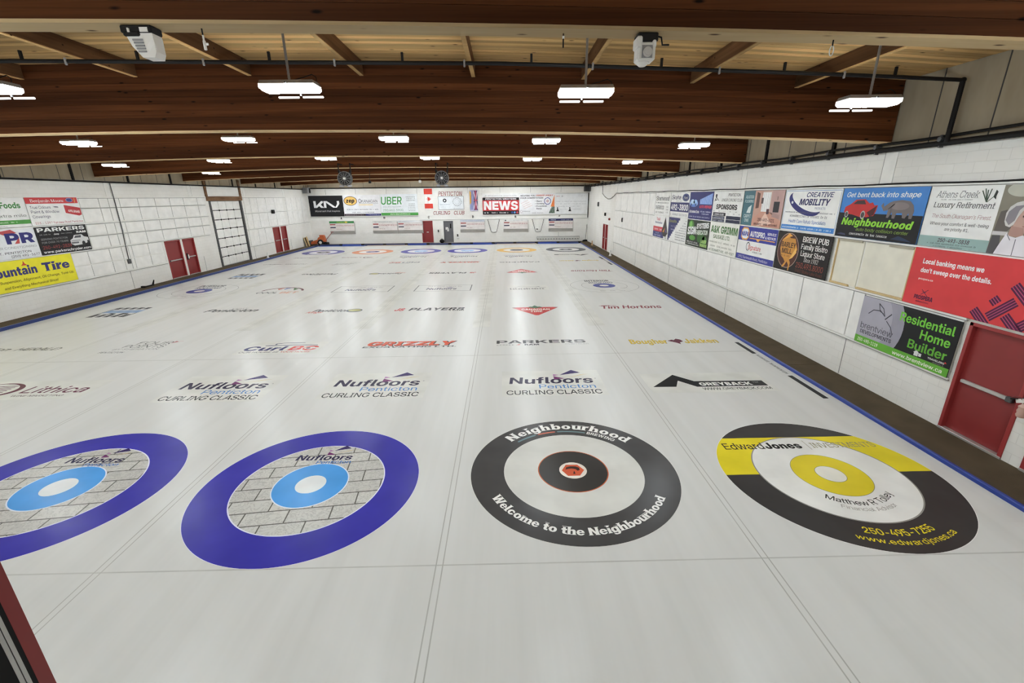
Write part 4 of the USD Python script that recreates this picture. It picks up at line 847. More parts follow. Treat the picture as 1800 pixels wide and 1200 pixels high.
obj('cloth', wavy(.82, 2.12, 12, .012), ink('b8b4c4'), t)
f = Flat(.82, 2.12, ink, .046, .004)
f.poly([(0, .3), (.18, .4), (.18, .9), (0, .96)], 'cc9a3c', name='sun'); f.poly([(0, .06), (.16, .06), (.2, .4), (0, .3)], '8c94b8', name='wave')
for k in range(3): f.line([(.2 + .1 * k, .06), (.26 + .08 * k, .97)], .05, '7a84b4', name='wave')
f.poly([(.5, .05), (1, .05), (1, .97), (.5, .97)], '3c3458', name='union_field'); f.line([(.5, .08), (1, .95)], .09, 'c8b4c4', 2, 'cross'); f.line([(1, .08), (.5, .95)], .09, 'c8b4c4', 2, 'cross'); f.line([(.75, .05), (.75, .97)], .1, 'a84858', 3, 'cross'); f.line([(.5, .52), (1, .52)], .09, 'a84858', 3, 'cross'); f.build(t)
t, f = board('far', 1.16, 2.88, 3.84, 1.7, 'b8363a', 'red NEWS banner with black header and footer on the far wall', 'banner', OF, 'banner')
f.rect(0, .84, 1, 1, '1c1a1c'); f.rect(0, 0, 1, .22, '1c1a1c'); f.text('PENTICTON WESTERN', .08, .92, .87, .1, 'd0ccd0', wt=700); f.text('NEWS', .03, .97, .27, .52, 'e4dcdc', wt=900); f.scribble(.03, .7, .07, .08, 'c4c4c4', seed=210, bold=.7)
for k, c in enumerate(('34457c', '5c86b8', 'b04858')): f.ell(.81 + .07 * k, .11, .028, .065, c, 2)
f.build(t)
t, f = board('far', 1.16, 4.6, 3.84, .38, 'd4d4d4', 'thin white strip of grey capitals above the NEWS banner', 'banner', OF, 'banner'); f.scribble(.08, .94, .3, .36, '9a9a9e', seed=213, n=26); f.build(t)
t, f = board('far', 5.05, 2.86, 3.8, 2.1, 'd4d4d6', 'white banner with ring logo and orange and green peak on the far wall', 'banner', OF, 'banner')
f.text('HELPING YOU', .02, .44, .86, .07, '44444a', wt=800, shear=.2); f.text('SWEEP AWAY', .46, .94, .87, .07, 'b4544a', wt=800, shear=.2); f.text('YOUR COMPETITION', .02, .66, .75, .07, '44444a', wt=800, shear=.2)
for k, s_ in enumerate(('Signs', 'Clothing', 'Promotional', 'Items')): f.text(s_, .47, .62 + .07 * (k % 3), .6 - .12 * k, .065, '3c3c44', wt=800); 
for k in range(3): f.ell(.44, .63 - .12 * k, .008, .016, '3c3c44')
for k in range(4): f.line([(.04 + .03 * k, .52 - .08 * k), (.24 + .04 * k, .68 - .08 * k)], .025, 'c08478')
f.ell(.78, .63, .095, .17, '464a84', 2, hole=.82); f.ell(.78, .63, .03, .06, 'a86a70', 2, hole=.5); f.poly([(.87, .36), (.97, .94), (.975, .36)], 'c8703c', 1); f.poly([(.82, .04), (.9, .36), (.98, .36), (.98, .04)], '2c4434', 1)
for k in range(3): f.line([(.86 + .04 * k, .04), (.91 + .025 * k, .36)], .02, 'c8d0c8', 3)
f.ell(.05, .14, .035, .06, '9a8484', hole=.8); f.scribble(.1, .3, .12, .06, '77777a', seed=220); f.scribble(.34, .66, .05, .05, '8c8c90', seed=221); f.build(t)
t, f = board('far', 8.88, 2.84, 3.42, 2.08, 'd2d3d4', 'mostly blank white banner with two small black figures, rightmost on the far wall', 'banner', OF, 'banner')
f.scribble(.02, .13, .85, .06, 'b4686c', seed=230); f.ell(.2, .87, .02, .04, '88888a', hole=.5); f.scribble(.7, .96, .86, .04, 'b0b0b2', seed=235)
for k in range(3): f.scribble(.02, .96 - .2 * (k == 2), .6 - .12 * k, .045, 'a0a0a4', seed=231 + k)
for q in (.06, .44): f.ell(q, .3, .022, .035, '2c2c2e', 2); f.poly([(q - .04, .14), (q - .01, .26), (q + .02, .26), (q + .05, .14)], '2c2c2e', 2)
for q in (.12, .55): f.scribble(q, q + .25, .22, .04, 'a8a8aa', seed=240)
f.build(t)
# sheet letters
for ch, x in zip('ABCDEF', (-13.95, -9.4, -4.7, 0.0, 4.53, 9.25)):
    t = thing('sheet_letter', f'small black capital {ch} on the ledge of the far wall', 'letter', matrix=on_wall('far', x, 2.56, .02))
    f = Flat(.17, .24, ink, 0, .012); f.text(ch, 0, 1, 0, 1, '2a2a2c', wt=800); f.build(t)
# scoreboards
HEAD = {0: '3d7a48', 1: 'c8c8c4', 2: 'c4c6c8', 3: 'b8bcc4', 4: 'ccccca', 5: '2a2c54'}
SBL = ('scoreboard with a green header, leftmost on the far wall', 'scoreboard with plain grey header, second from left on the far wall', 'scoreboard with a silver swoosh header left of the red far door', 'scoreboard with blue-grey header right of the grey far door',
       'scoreboard with white header and small black peak between two rope loops', 'scoreboard with a navy header, rightmost on the far wall')
for i, x in enumerate((-15.18, -10.62, -7.94, -1.3, 3.33, 8.16)):
    t = thing('scoreboard', SBL[i], 'scoreboard', matrix=on_wall('far', x, 1.38, .02))
    obj('board', bev(0, 2.6, 0, 1.0, 0, .05, .008), ink('cfc9c6'), t)
    obj('header', bx(0.0, 2.6, .78, 1.0, .05, .07), ink(HEAD[i]), t)
    f = Flat(2.6, 1.0, ink, .05, .003)
    f.rect(.02, .6, .24, .7, '9c4c4c', name='red_bar'); f.rect(.02, .3, .24, .4, '34364c', name='blue_bar'); f.text('1 2 3 4 5 6 7 8 9 10 11 12', .28, .98, .48, .13, 'a05458', wt=600, name='numerals'); f.scribble(.26, .5, .13, .09, 'a08884', seed=250 + i)
    f.z = .07; f.items = dict(f.items)
    f.build(t)
    f = Flat(2.6, 1.0, ink, .07, .003)
    if i == 0: f.text('Cactus', .3, .6, .82, .12, 'a8b84c', wt=600); f.ell(.68, .89, .06, .07, 'c8b84c')
    if i == 1: f.scribble(.08, .8, .84, .09, '8c8c90', seed=260)
    if i == 2: f.scribble(.02, .32, .84, .09, '8c9094', seed=261); f.poly([(.4, .82), (.9, .97), (.95, .85), (.7, .82)], 'd8d8d8', 1)
    if i == 3: f.scribble(.1, .9, .84, .09, '8c94a8', seed=262)
    if i == 4: f.poly([(.04, .82), (.09, .96), (.12, .82)], '2c2c2c'); f.scribble(.4, .8, .85, .08, 'a4a4a4', seed=263)
    if i == 5: f.text('Valley First', .08, .3, .84, .1, 'c8ccd8', wt=600, shear=.2); f.scribble(.5, .95, .84, .08, 'b4b8cc', seed=264)
    f.build(t)
    obj('tray', hull([(0, -.3, 0), (2.6, -.3, 0), (0, -.02, 0), (2.6, -.02, 0), (0.0, -.02, .14), (2.6, -.02, .14), (0, -.3, .03), (2.6, -.3, .03)]), plain('tray_grey', (.5, .48, .45), .6), t)
    obj('side_post', bx(2.6, 2.66, -.35, .9, 0, .08), plain('tray_grey', (.5, .48, .45), .6), t)
# rope loops
for x0, lab in ((1.65, 'black rope loop hung on the far wall, left of two'), (6.4, 'black rope loop hung on the far wall, right of two')):
    t = thing('rope_loop', lab, 'rope', (x0, YF - .05, 0))
    obj('rope', tube([(0, 0, 2.36), (.16, -.02, 1.8), (.34, -.03, 1.14), (.42, -.03, 1.06), (.62, -.03, 1.04), (.86, -.03, 1.06), (.94, -.03, 1.14), (1.1, -.02, 1.8), (1.25, 0, 2.36)], .022, 6), BLACK, t)
    if x0 > 5: obj('clip', bev(.45, .62, -.05, 0, 1.28, 1.36, .01), BLACK, t)
# wall rack
t = thing('equipment_rack', 'long white wire rack with hanging pegs low on the far wall', 'rack', (6.9, YF - .1, 0))
obj('rail', join(cyl((0, 0, .52), (4.62, 0, .52), .02), cyl((0, 0, .52), (0, 0, .26), .015), cyl((4.62, 0, .52), (4.62, 0, .26), .015), cyl((0, 0, .26), (4.62, 0, .26), .015)), GREY, t)
obj('cord', cyl((2.32, 0.02, .52), (2.32, 0.02, 0.98), .015), GREY, t)
for k in range(16):
    obj('peg', join(cyl((.12 + k * .29, -.03, .24), (.12 + k * .29, .06, .3), .035, 8)), DARKGREY, t)
# squeegee in the right far corner
t = thing('ice_squeegee', 'long-handled dark squeegee leaning in the far right corner', 'squeegee', (12.1, 42.05, 0))
obj('handle', cyl((0.02, .1, .12), (.2, .38, 1.75), .022), DARKGREY, t); obj('head', hull([(-.35, -.25, .006), (.28, .15, .006), (-.3, -.15, .16), (.22, .1, .16), (-.2, .15, .006), (.05, .12, .2)]), BLACK, t)
# orange ice machine
t = thing('ice_machine', 'orange two-wheeled ice machine with long tow handle in the far left corner', 'ice machine', (-15.95, 41.5, 0))
ORG = plain('orange_enamel', (.52, .12, .035), .45)
obj('body', hull([(-.35, -.25, .35), (.55, -.25, .35), (-.3, .25, .35), (.55, .25, .35), (-.2, -.22, .78), (.42, -.22, .95), (.55, -.2, .6), (-.2, .22, .78), (.42, .22, .95), (.1, -.22, .95), (.1, .22, .95)]), ORG, t)
obj('engine', bev(-.05, .4, -.2, .2, .9, 1.05, .03), ORG, t)
obj('front_housing', hull([(-1.0, -.25, .1), (-.35, -.28, .15), (-1.0, .25, .1), (-.35, .28, .15), (-.95, -.22, .38), (-.3, -.26, .58), (-.95, .22, .38), (-.3, .26, .58)]), ORG, t)
obj('blade', bev(-1.12, -1.0, -.4, .4, .02, .5, .01), DARKGREY, t)
for sy in (-.42, .36):
    wh = obj('wheel', trimesh.creation.torus(.22, .09, 24, 10).apply_transform(trimesh.transformations.rotation_matrix(math.pi / 2, [1, 0, 0])).apply_translation([.1, sy, .31]), BLACK, t, smooth=40)
    obj('hub', cyl((.1, sy - .06, .31), (.1, sy + .06, .31), .15, 20), PLASTIC, wh)
obj('axle', cyl((.1, -.4, .31), (.1, .36, .31), .03), DARKGREY, t)
obj('tow_handle', join(cyl((.55, -.1, .5), (1.35, -.15, 1.35), .025), cyl((1.25, -.28, 1.35), (1.45, -.02, 1.35), .022)), REDTRIM, t)
obj('skid', bev(.4, .75, -.25, .25, .006, .3, .03), BLACK, t)
# boards leaning at the left wall
for k, (y, m_, h) in enumerate(((40.05, LUMBER, .9), (40.2, BLACK, .88), (40.35, BROWNWOOD, .9), (40.55, LUMBER, .93), (40.72, LUMBER, .96))):
    t = thing('leaning_board', ('narrow pale board leaning on the left wall, nearest of the bundle', 'black board in the bundle leaning on the left wall', 'brown board in the bundle leaning on the left wall', 'tan board leaning on the left wall near the orange machine', 'widest tan board leaning on the left wall, farthest of the bundle')[k], 'board')
    obj('plank', hull([(XL + .3, y, .006), (XL + .34, y, .006), (XL + .3, y + .13, .006), (XL + .34, y + .13, .006), (XL + .1, y, h), (XL + .14, y, h), (XL + .1, y + .13, h), (XL + .14, y + .13, h)]), m_, t)
# right wall small things
t = thing('wall_cable', 'thin black cable along the top of the right display boards, sagging at the far end', 'cable')
ys = list(np.linspace(.4, 30.4, 40)); zs = [4.845 + .012 * math.sin(q * 2.1) for q in ys]
ys += [31.2, 32.3, 33.4, 34.5, 35.6]; zs += [4.62, 4.42, 4.4, 4.56, 4.85]
ys += [35.62, 35.62]; zs += [5.2, 5.58]
obj('cable', tube([(XR - .05, q, r) for q, r in zip(ys, zs)], .018, 6), BLACK, t)
for (y, z, w_, h_, c, lab, nm, ct) in ((34.0, 3.1, .2, .26, BLACK, 'small black box above the far right doors', 'alarm_box', 'box'), (32.3, 2.76, .15, .18, REDTRIM, 'small red alarm box above the far right doors', 'alarm_box', 'box'), (37.2, 3.9, .16, .4, DARKGREY, 'dark coiled cable bundle on the right wall near the corner', 'cable_bundle', 'cable'),
                                       (28.0, 2.9, .06, .3, DARKGREY, 'small black twin outlet on the right display boards', 'twin_outlet', 'outlet')):
    t = thing(nm, lab, ct, (XR - .03, y, z)); obj('body', bev(-.1, .03, -w_ / 2, w_ / 2, -h_ / 2, h_ / 2, .015), c, t); obj('cover', bev(-.115, -.1, -w_ / 3, w_ / 3, -h_ / 3, h_ / 3, .004), DARKGREY, t)
t = thing('hand_sanitizer', 'white tag and pinkish dispenser on the white post beside the right red door', 'dispenser', (XR - .02, .17, 1.2))
obj('tag', hull([(-.11, .17, .02), (-.13, .0, .1), (-.1, .15, -.05), (-.12, -.02, .03), (-.09, .17, .02), (-.1, 0, .1)]), PLASTIC, t)
obj('bracket', join(bev(-.06, .02, -.06, .05, .0, .16, .01), cyl((-.05, .0, .1), (-.14, .22, .0), .012)), BLACK, t)
obj('bottle', lathe([(0, -.24), (.055, -.24), (.07, -.2), (.06, -.17), (.072, -.13), (.06, -.09), (.07, -.05), (.03, 0), (0, 0)], 20).apply_translation([-.09, .03, -.02]), plain('pink_plastic', (.55, .36, .3), .35), t, smooth=40)
obj('hose', tube([(-.09, .03, -.02), (-.12, .09, .08), (-.12, .18, .06), (-.11, .24, 0)], .01, 6), plain('maroon', (.16, .03, .03), .5), t)
for (x, y, lab, col) in ((11.95, 29.6, 'white pin-shaped marker standing on the right walkway', PLASTIC), (-16.45, 31.3, 'white pin-shaped marker standing on the left walkway', PLASTIC), (12.05, 37.9, 'small tan cone standing on the right walkway far back', plain('tan_cone', (.45, .27, .14), .6))):
    t = thing('marker_cone', lab, 'marker', (x, y, .006)); obj('body', lathe([(0, 0), (.12, 0), (.12, .03), (.085, .05), (.045, .3), (.05, .42), (.0, .47)], 18), col, t, smooth=40)
t = thing('walkway_mat', 'small black mat on the right walkway far back', 'mat', (11.75, 35.6, .006)); obj('mat', bev(-.2, .2, -.3, .3, 0, .05, .02), BLACK, t)
# left wall small things
t = thing('hanging_cable', 'black cable with a switch box hanging down the left wall pilaster', 'cable')
obj('cable', tube([(XL + .06, 18.33, 5.6), (XL + .06, 18.34, 4.9), (XL + .05, 18.33, 3.2), (XL + .05, 18.26, 2.2), (XL + .06, 18.22, 1.62)], .02, 6), DARKGREY, t); obj('switch_box', bev(XL, XL + .09, 18.12, 18.32, 1.4, 1.64, .015), DARKGREY, t)
t = thing('speaker', 'small black speaker above the far doors on the left wall', 'speaker', (XL + .03, 34.7, 3.62)); obj('cabinet', bev(0, .2, -.14, .14, -.16, .16, .02), BLACK, t); obj('bracket', bev(-.03, 0, -.05, .05, -.05, .05, .005), GREY, t)
t = thing('floor_clamp', 'black metal clamp lying on the left walkway', 'clamp', (XL + .25, 18.9, .006)); obj('arm', join(bev(-.06, .06, -.45, .3, 0, .06, .01), hull([(-.04, .2, .03), (.04, .2, .03), (-.04, .3, .03), (.04, .3, .03), (-.03, .42, .3), (.03, .42, .3)])), BLACK, t); obj('foot', bev(-.12, .12, -.5, -.38, 0, .1, .02), BLACK, t)
for x, z, lab, c in ((-3.67, 1.2, 'white wall telephone with black handset between the far doors', BLACK), (-1.62, .72, 'small cream junction box beside the grey far door', BLACK)):
    t = thing('telephone', lab, 'telephone' if c is BLACK and z > 1 else 'junction box', (x, YF, z)); obj('body', bev(-.12, .12, -.08, 0, -.25, .25, .015), PLASTIC, t); obj('handset', bev(-.06, .06, -.12, -.08, -.08, .18, .02), c, t)
t = thing('boot_scraper', 'black lump beside the grey far door', 'bag', (-3.3, 42.1, .006)); obj('bag', trimesh.creation.icosphere(2, .26).apply_transform(np.diag([1, .7, .8, 1])).apply_translation([0, 0, .2]), BLACK, t, smooth=True); obj('handle', tube([(-.1, 0, .38), (-.05, 0, .47), (.06, 0, .47), (.1, 0, .38)], .02, 6), BLACK, t)

# ================================================================== prints under the ice
def ring(f, r0, r1, col, lvl=1, name='ring'):
    g = Point(0, 0).buffer(r1, quad_segs=32)
    if r0 > 0: g = g.difference(Point(0, 0).buffer(r0, quad_segs=32))
    return f.add(g, col, lvl, name)
def house(label, x, y, rot=0, group=None):
    return thing('curling_house', label, 'curling house', (x, y, 0.0006), rot, group), Flat(1, 1, under, 0.0, 0.0006)
MARBLE = mat('marble_block_print', {'g': ('geometry', {}), 'm': ('mapping', {'rotation': (0, 0, -0.11), 'location': (0.13, 0.02, 0)}),
              'k': ('brick_texture', {'color1': (0.52, 0.51, 0.48), 'color2': (0.58, 0.575, 0.54), 'mortar': (0.13, 0.125, 0.11), 'scale': 1.0, 'mortar_size': 0.011, 'mortar_smooth': 0.1, 'brick_width': 0.66, 'row_height': 0.31}),
              'n': ('noise_texture', {'scale': 5.5, 'detail': 6, 'roughness': 0.6, 'distortion': 2.2}), 'r': ('rgb_ramp', {'ramp': [(0.0, (1, 1, 1)), (0.45, (1, 1, 1)), (0.5, (0.72, 0.72, 0.72)), (0.55, (1, 1, 1)), (1.0, (1, 1, 1))]}),
              'x': ('mix', {'mix_type': 'multiply', 'fac': 1.0}), 'p': ('principled_bsdf', {'roughness': 0.27, 'specular_ior_level': 0.1})},
             [('g.position', 'm.vector'), ('m.vector', 'k.vector'), ('g.position', 'n.vector'), ('n.fac', 'r.fac'), ('k.color', 'x.color1'), ('r.color', 'x.color2'), ('x.color', 'p.base_color')])
def nufloors_mark(f, x0, y0, w, lvl=3):
    """the roof mark over the floor-shop name"""
    k = w
    f.add(Polygon([(x0, y0), (x0, y0 + .22 * k), (x0 + .3 * k, y0 + .04 * k)]), '6a2c62', lvl, 'mark'); f.add(Polygon([(x0, y0 + .24 * k), (x0, y0 + .36 * k), (x0 + .16 * k, y0 + .3 * k)]), '9c6a9a', lvl, 'mark')
    f.add(Polygon([(x0 + .18 * k, y0 + .3 * k), (x0 + .55 * k, y0 + .66 * k), (x0 + .78 * k, y0 + .46 * k)]), '2c1f58', lvl, 'mark'); f.add(Polygon([(x0 + .3 * k, y0 + .08 * k), (x0 + .98 * k, y0 + .36 * k), (x0 + .75 * k, y0 + .3 * k)]), 'c8b078', lvl, 'mark')
def blue_house(label, x, y):
    t, f = house(label, x, y, 0)
    ring(f, 0, 1.829, 'd8d8e8', 1, 'base'); ring(f, 1.235, 1.822, '3a379c', 2, 'twelve_foot_ring')
    f.add(Point(0, 0).buffer(1.215, quad_segs=32), MARBLE, 2, 'marble_print'); ring(f, 0, .625, 'd4dce8', 3, 'four_foot_rim'); ring(f, 0, .605, '4a96da', 4, 'four_foot_ring'); ring(f, 0, .25, 'd8dcdc', 5, 'button')
    f.text('Nufloors', -.6, .45, .735, .18, '2a2646', lvl=4, wt=700, shear=.15); f.text('Penticton', -.17, .47, .615, .1, '2f66ac', lvl=5, wt=500, shear=.1); nufloors_mark(f, -.06, .9, .5, 5)
    f.build(t); return t
blue_house('blue-ringed house with printed marble blocks and pale blue centre, cut by the left photo border', -4.33, 0.06)
blue_house('blue-ringed house with printed marble blocks and pale blue centre, next to the black house', 0.0, 0.0)
t, f = house('black house with white Welcome lettering and an orange hexagon in the button', 4.557, .258)
ring(f, 0, 1.83, 'e0e0da', 1, 'base'); ring(f, 1.235, 1.82, '464545', 2, 'twelve_foot_ring'); ring(f, 0, .625, 'b8603c', 3, 'four_foot_rim'); ring(f, 0, .607, '3a3836', 4, 'four_foot_ring'); ring(f, 0, .245, 'e2d8ce', 5, 'button')
f.add(Polygon([(-.2, .0), (-.11, .165), (.1, .165), (.2, .0), (.1, -.165), (-.11, -.165)]), 'c85a3c', 6, 'hexagon')
f.add(Polygon([(-.13, .02), (-.11, .09), (-.03, .12), (.06, .115), (.12, .07), (.12, .0), (.08, -.02), (.05, .03), (-.02, .05), (-.09, .04)]), '3a2a26', 7, 'moustache'); f.add(Polygon([(-.01, -.11), (.03, -.11), (.02, -.03), (.01, -.03)]), '3a2a26', 7, 'moustache')
f.arc('Neighbourhood', 0, 0, 1.475, .235, 137, 37, 'e6e6e2', 3, wt=900, serif=2, sx=.98)
for a0, a1, c in ((133, 116, '6a8488'), (112, 98, 'c8705c'), (94.5, 72, '6a8488')):
    th = np.radians(np.linspace(a0, a1, 14)); f.add(LineString([(1.375 * math.cos(a), 1.375 * math.sin(a)) for a in th]).buffer(.022), c, 3, 'dash')
f.arc('BREWING', 0, 0, 1.335, .1, 70, 45, 'dededa', 3, wt=700, serif=1)
f.arc('Welcome to the Neighbourhood', 0, 0, 1.60, .16, 206, 330, 'e6e6e2', 3, wt=900, serif=2, bottom=True, sx=.98)
f.build(t)
t, f = house('yellow and black house with investment lettering, nearest the right walkway', 9.03, 0.0)
c12 = Point(0, 0).buffer(1.82, quad_segs=32).difference(Point(0, 0).buffer(1.235, quad_segs=32))
ring(f, 0, 1.829, 'dcdcd8', 1, 'base'); f.add(c12, '3c3a39', 2, 'twelve_foot_ring'); f.add(c12.intersection(box(-2, .03, 2, 1.24)), 'd9c92c', 3, 'yellow_band'); f.add(Point(0, 0).buffer(1.235, quad_segs=32).difference(Point(0, 0).buffer(1.215, quad_segs=32)), '8c8a84', 4, 'rim_line')
ring(f, 0, .61, '8c8a60', 2, 'four_foot_rim'); ring(f, 0, .6, 'd4c230', 3, 'four_foot_ring'); ring(f, 0, .24, '8c8a60', 4, 'button_rim'); ring(f, 0, .23, 'dcdad0', 5, 'button')
f.text('Edward', -1.44, -.66, .83, .22, '3a382c', lvl=5, wt=500, serif=1); f.text('Jones', -.64, .06, .83, .22, '232220', lvl=5, wt=900); f.add(box(.19, .78, .2, 1.1), '8a8878', 5, 'lettering'); f.text('INVESTMENTS', .27, 1.5, .84, .17, '8a8666', lvl=5, wt=400, serif=1)
f.arc('Matthew R Tolley', 0, 0, .83, .125, 229, 318, '33312e', 4, wt=400, bottom=True); f.arc('Financial Advisor', 0, 0, .965, .085, 243, 299, '8c8a84', 4, wt=300, bottom=True)
f.arc('250-495-7255', 0, 0, 1.49, .13, 250, 293, 'd4c62c', 4, wt=600, bottom=True); f.arc('www.edwardjones.ca', 0, 0, 1.66, .1, 245, 300, 'd4c62c', 4, wt=500, bottom=True, sx=.95)
f.build(t)
# far houses
def far_house(i, label, outer, inner, four, ring4, btn):
    t, f = house(label, SHEET[i], 34.747, 180)
    ring(f, 0, 1.829, outer, 1, 'twelve_foot_ring'); ring(f, 0, 1.219, inner, 2, 'eight_foot_ring'); ring(f, 0, .61, four, 3, 'four_foot_ring'); ring(f, 0, .25, btn, 4, 'button')
    if ring4: f.scribble(-.9, .9, .95 if i else -1.05, .18, ring4, lvl=4, seed=300 + i, n=16)
    return t, f
t, f = far_house(0, 'house with navy and white ring and black centre, leftmost at the far end', '3c3a8c', 'd8d8e0', '3c3c44', None, 'b8bcc0'); f.scribble(-1.75, -1.3, -.1, .3, 'c4c4dc', lvl=3, seed=310, n=4); f.scribble(1.3, 1.75, -.1, .3, 'c4c4dc', lvl=3, seed=311, n=4); f.add(box(-.9, 1.25, .9, 1.7).intersection(Point(0, 0).buffer(1.75)), 'd0d0da', 2, 'panel'); f.scribble(-.8, .8, 1.32, .3, '33333a', lvl=3, seed=312, n=12); f.build(t)
t, f = far_house(1, 'house with orange outer ring and purple centre, second from left at the far end', 'd08055', 'dad4d0', '4a3c72', None, 'b49cb8'); f.build(t)
t, f = far_house(2, 'house with blue ring and pale blue centre, third from left at the far end', '3f3a9a', 'd4d6dc', '8ab4e0', None, 'b8cdea'); f.scribble(-.55, .45, .7, .3, '7a7a88', lvl=4, seed=320, n=8); f.build(t)
t, f = far_house(3, 'house with blue ring and pale blue centre, fourth from left at the far end', '3f3a9a', 'd4d6dc', '8ab4e0', None, 'b8cdea'); f.scribble(-.55, .45, .7, .3, '7a7a88', lvl=4, seed=320, n=8); f.build(t)
t, f = far_house(4, 'house with amber ring and black centre, fifth from left at the far end', 'd8a848', 'd8d6d0', '33302c', None, '6a5a48'); f.scribble(-.8, .8, 1.35, .25, '8a6a48', lvl=3, seed=330, n=12); f.build(t)
t, f = far_house(5, 'house with dark grey ring, rightmost at the far end', '45454c', 'd6d6d4', '3c3c44', None, 'b0b0b4'); f.scribble(-.6, .6, 1.35, .25, 'a4a4a8', lvl=3, seed=340, n=9); f.build(t)

def logo(label, x, y, W, H, back=True, rot=0, cat='ice logo', group=None):
    t = thing('ice_logo', label, cat, (x, y, 0.0007), rot, group)
    f = Flat(W, H, under, 0.0, 0.0006, cx=W / 2, cy=H / 2)
    if back: f.add(box(-.12, -.1, W + .12, H + .1), ICE_WHITE, 1, 'white_backing')
    return t, f
def mirrored(t, label, i, y):
    return dup(t, label, (SHEET[i] + (0.0), 34.747 - y, 0.0007), 180)
# first row: between house and hog line
t, f = logo('maroon oval emblem and italic lettering on the ice, at the left photo border', -9.0, 4.28, 3.1, 1.0)
f.add(affinity.scale(Point(.62, .5).buffer(1, quad_segs=16), .62, .46).difference(affinity.scale(Point(.56, .5).buffer(1, quad_segs=16), .54, .41)), '571f3c', 2)
for k in range(5): f.line([(.1 + .02 * k, .72 - .1 * k), (.3, .78 - .1 * k)], .035, '5c2844', 2)
f.text('Lithica', .45, .97, .3, .42, '5a1c3a', wt=500, shear=.1); f.text('WINE MARKETING', .45, .87, .08, .1, '6a5a60', wt=500); f.build(t); B1 = t
def nufl(label, x, y):
    t, f = logo(label, x, y, 2.42, 1.45)
    f.text('Nufloors', .03, .95, .46, .29, '241f3c', wt=700, shear=.08); f.text('Penticton', .35, .95, .24, .17, '3f74b4', wt=400); f.text('CURLING CLASSIC', .0, .99, .0, .17, '262628', wt=500); nufloors_mark(f, 1.28, .93, .98); f.ell(.985, .66, .008, .012, '77777a', 3); f.build(t); return t
n1 = nufl('three-line navy, blue and black curling classic logo, left of three alike', -4.0, 4.2)
n2 = nufl('three-line navy, blue and black curling classic logo, middle of three alike', 0.0, 4.22)
n3 = nufl('three-line navy, blue and black curling classic logo, right of three alike', 4.6, 4.2)
t, f = logo('black roof-shaped logo bar with white block lettering on the ice, right sheet', 8.62, 4.05, 2.95, 1.05)
f.poly([(0, .26), (.26, 1.0), (.4, .57), (1.0, .55), (1.0, .24), (.38, .23), (.26, .62), (.2, .25)], '171618', 2); f.text('GREYBACK', .42, .88, .29, .19, 'dadad6', lvl=3, wt=900); f.text('TM', .9, .95, .42, .06, '8c8c8c', lvl=3, wt=500); f.text('WWW.GREYBACK.COM', .41, 1.0, .04, .13, '38383a', wt=500); f.build(t); F1 = t
# second row: beyond the hog line
t, f = logo('black serif italic newspaper title on the ice, left photo border', -13.1, 7.72, 3.25, .36, False)
f.text('Penticton', .0, .5, .05, .75, '3a3a38', wt=500, serif=1, shear=.25); f.text('HERALD', .56, 1.0, .05, .75, '3a3a38', wt=500, serif=1, shear=.25); f.build(t); A2 = t
t, f = logo('black outline hotel lettering in two lines with red arrow on the ice', -8.75, 7.75, 1.75, 1.25, False)
f.text('FOUR', .22, .86, .72, .24, '48484a', wt=300); f.text('POINTS', .1, .86, .44, .24, '48484a', wt=300); f.text('BY SHERATON', .02, .86, .26, .11, '7c7c7c', wt=300); f.text('PENTICTON', -.1, .36, .02, .1, '55555a', wt=500, shear=.2); f.poly([(.86, .8), (.96, .92), (.88, .98)], '9c3c44', 2); f.line([(.86, .86), (1.02, .98)], .03, 'c8a0a0', 2); f.build(t); B2 = t
t, f = logo('navy and red curling association logo with a thin house outline above', -3.98, 7.42, 2.4, 1.05)
f.text('Curl', .0, .56, .26, .4, '252a5c', wt=800, shear=.15); f.text('BC', .6, .99, .26, .4, 'c4403a', wt=800, shear=.15); f.ell(.86, .45, .055, .09, 'd8d8d4', 3); f.ell(.86, .45, .03, .055, '2c2c44', 4); f.text('OUR HOUSE IS', .0, .52, .05, .12, '55565c', wt=500, shear=.1); f.text('YOUR HOUSE', .55, .95, .05, .12, 'b8504a', wt=600, shear=.1)
f.line([(.22, .72), (.6, .78), (.94, .74)], .05, '30345c', 2); f.line([(.34, .8), (.34, .92), (.42, .98), (.72, 1.0)], .045, '30345c', 2); f.build(t); C2 = t
t, f = logo('orange block lettering with black lower line on the ice, centre sheet', .22, 7.58, 3.05, .62, False)
f.text('GRIZZLY', .03, 1.0, .26, .74, '26221f', wt=900, shear=.15); f.text('GRIZZLY', .02, .985, .31, .7, 'c84a2c', lvl=3, wt=900, shear=.15); f.text('EXCAVATING LTD.', -.01, 1.0, .0, .2, '2a2826', wt=700, shear=.1); f.build(t); D2 = t
t, f = logo('wide black car-dealer lettering over small grey names on the ice', 4.58, 7.55, 3.0, .56, False)
f.text('PARKERS', .0, 1.0, .42, .58, '38383a', wt=700); f.scribble(.0, .2, .06, .22, '8a8a8a', seed=350); f.poly([(.21, .1), (.27, .32), (.25, .1)], 'b04848', 2); f.text('RAM', .31, .47, .04, .24, '44444a', wt=900); f.text('CHRYSLER', .76, 1.02, .08, .2, '9a9a9c', wt=400); f.build(t); E2 = t
t, f = logo('yellow script lettering either side of a maroon splash on the ice', 9.0, 7.45, 2.95, .66, False)
f.text('Bougher', .0, .43, .2, .72, '7c6a20', wt=800, shear=.1); f.text('Bougher', .004, .425, .23, .68, 'd0b43c', lvl=3, wt=700, shear=.1); f.text('Jakken', .62, 1.0, .2, .7, '7c6a20', wt=800, shear=.15); f.text('Jakken', .624, .995, .23, .66, 'd0b43c', lvl=3, wt=700, shear=.15)
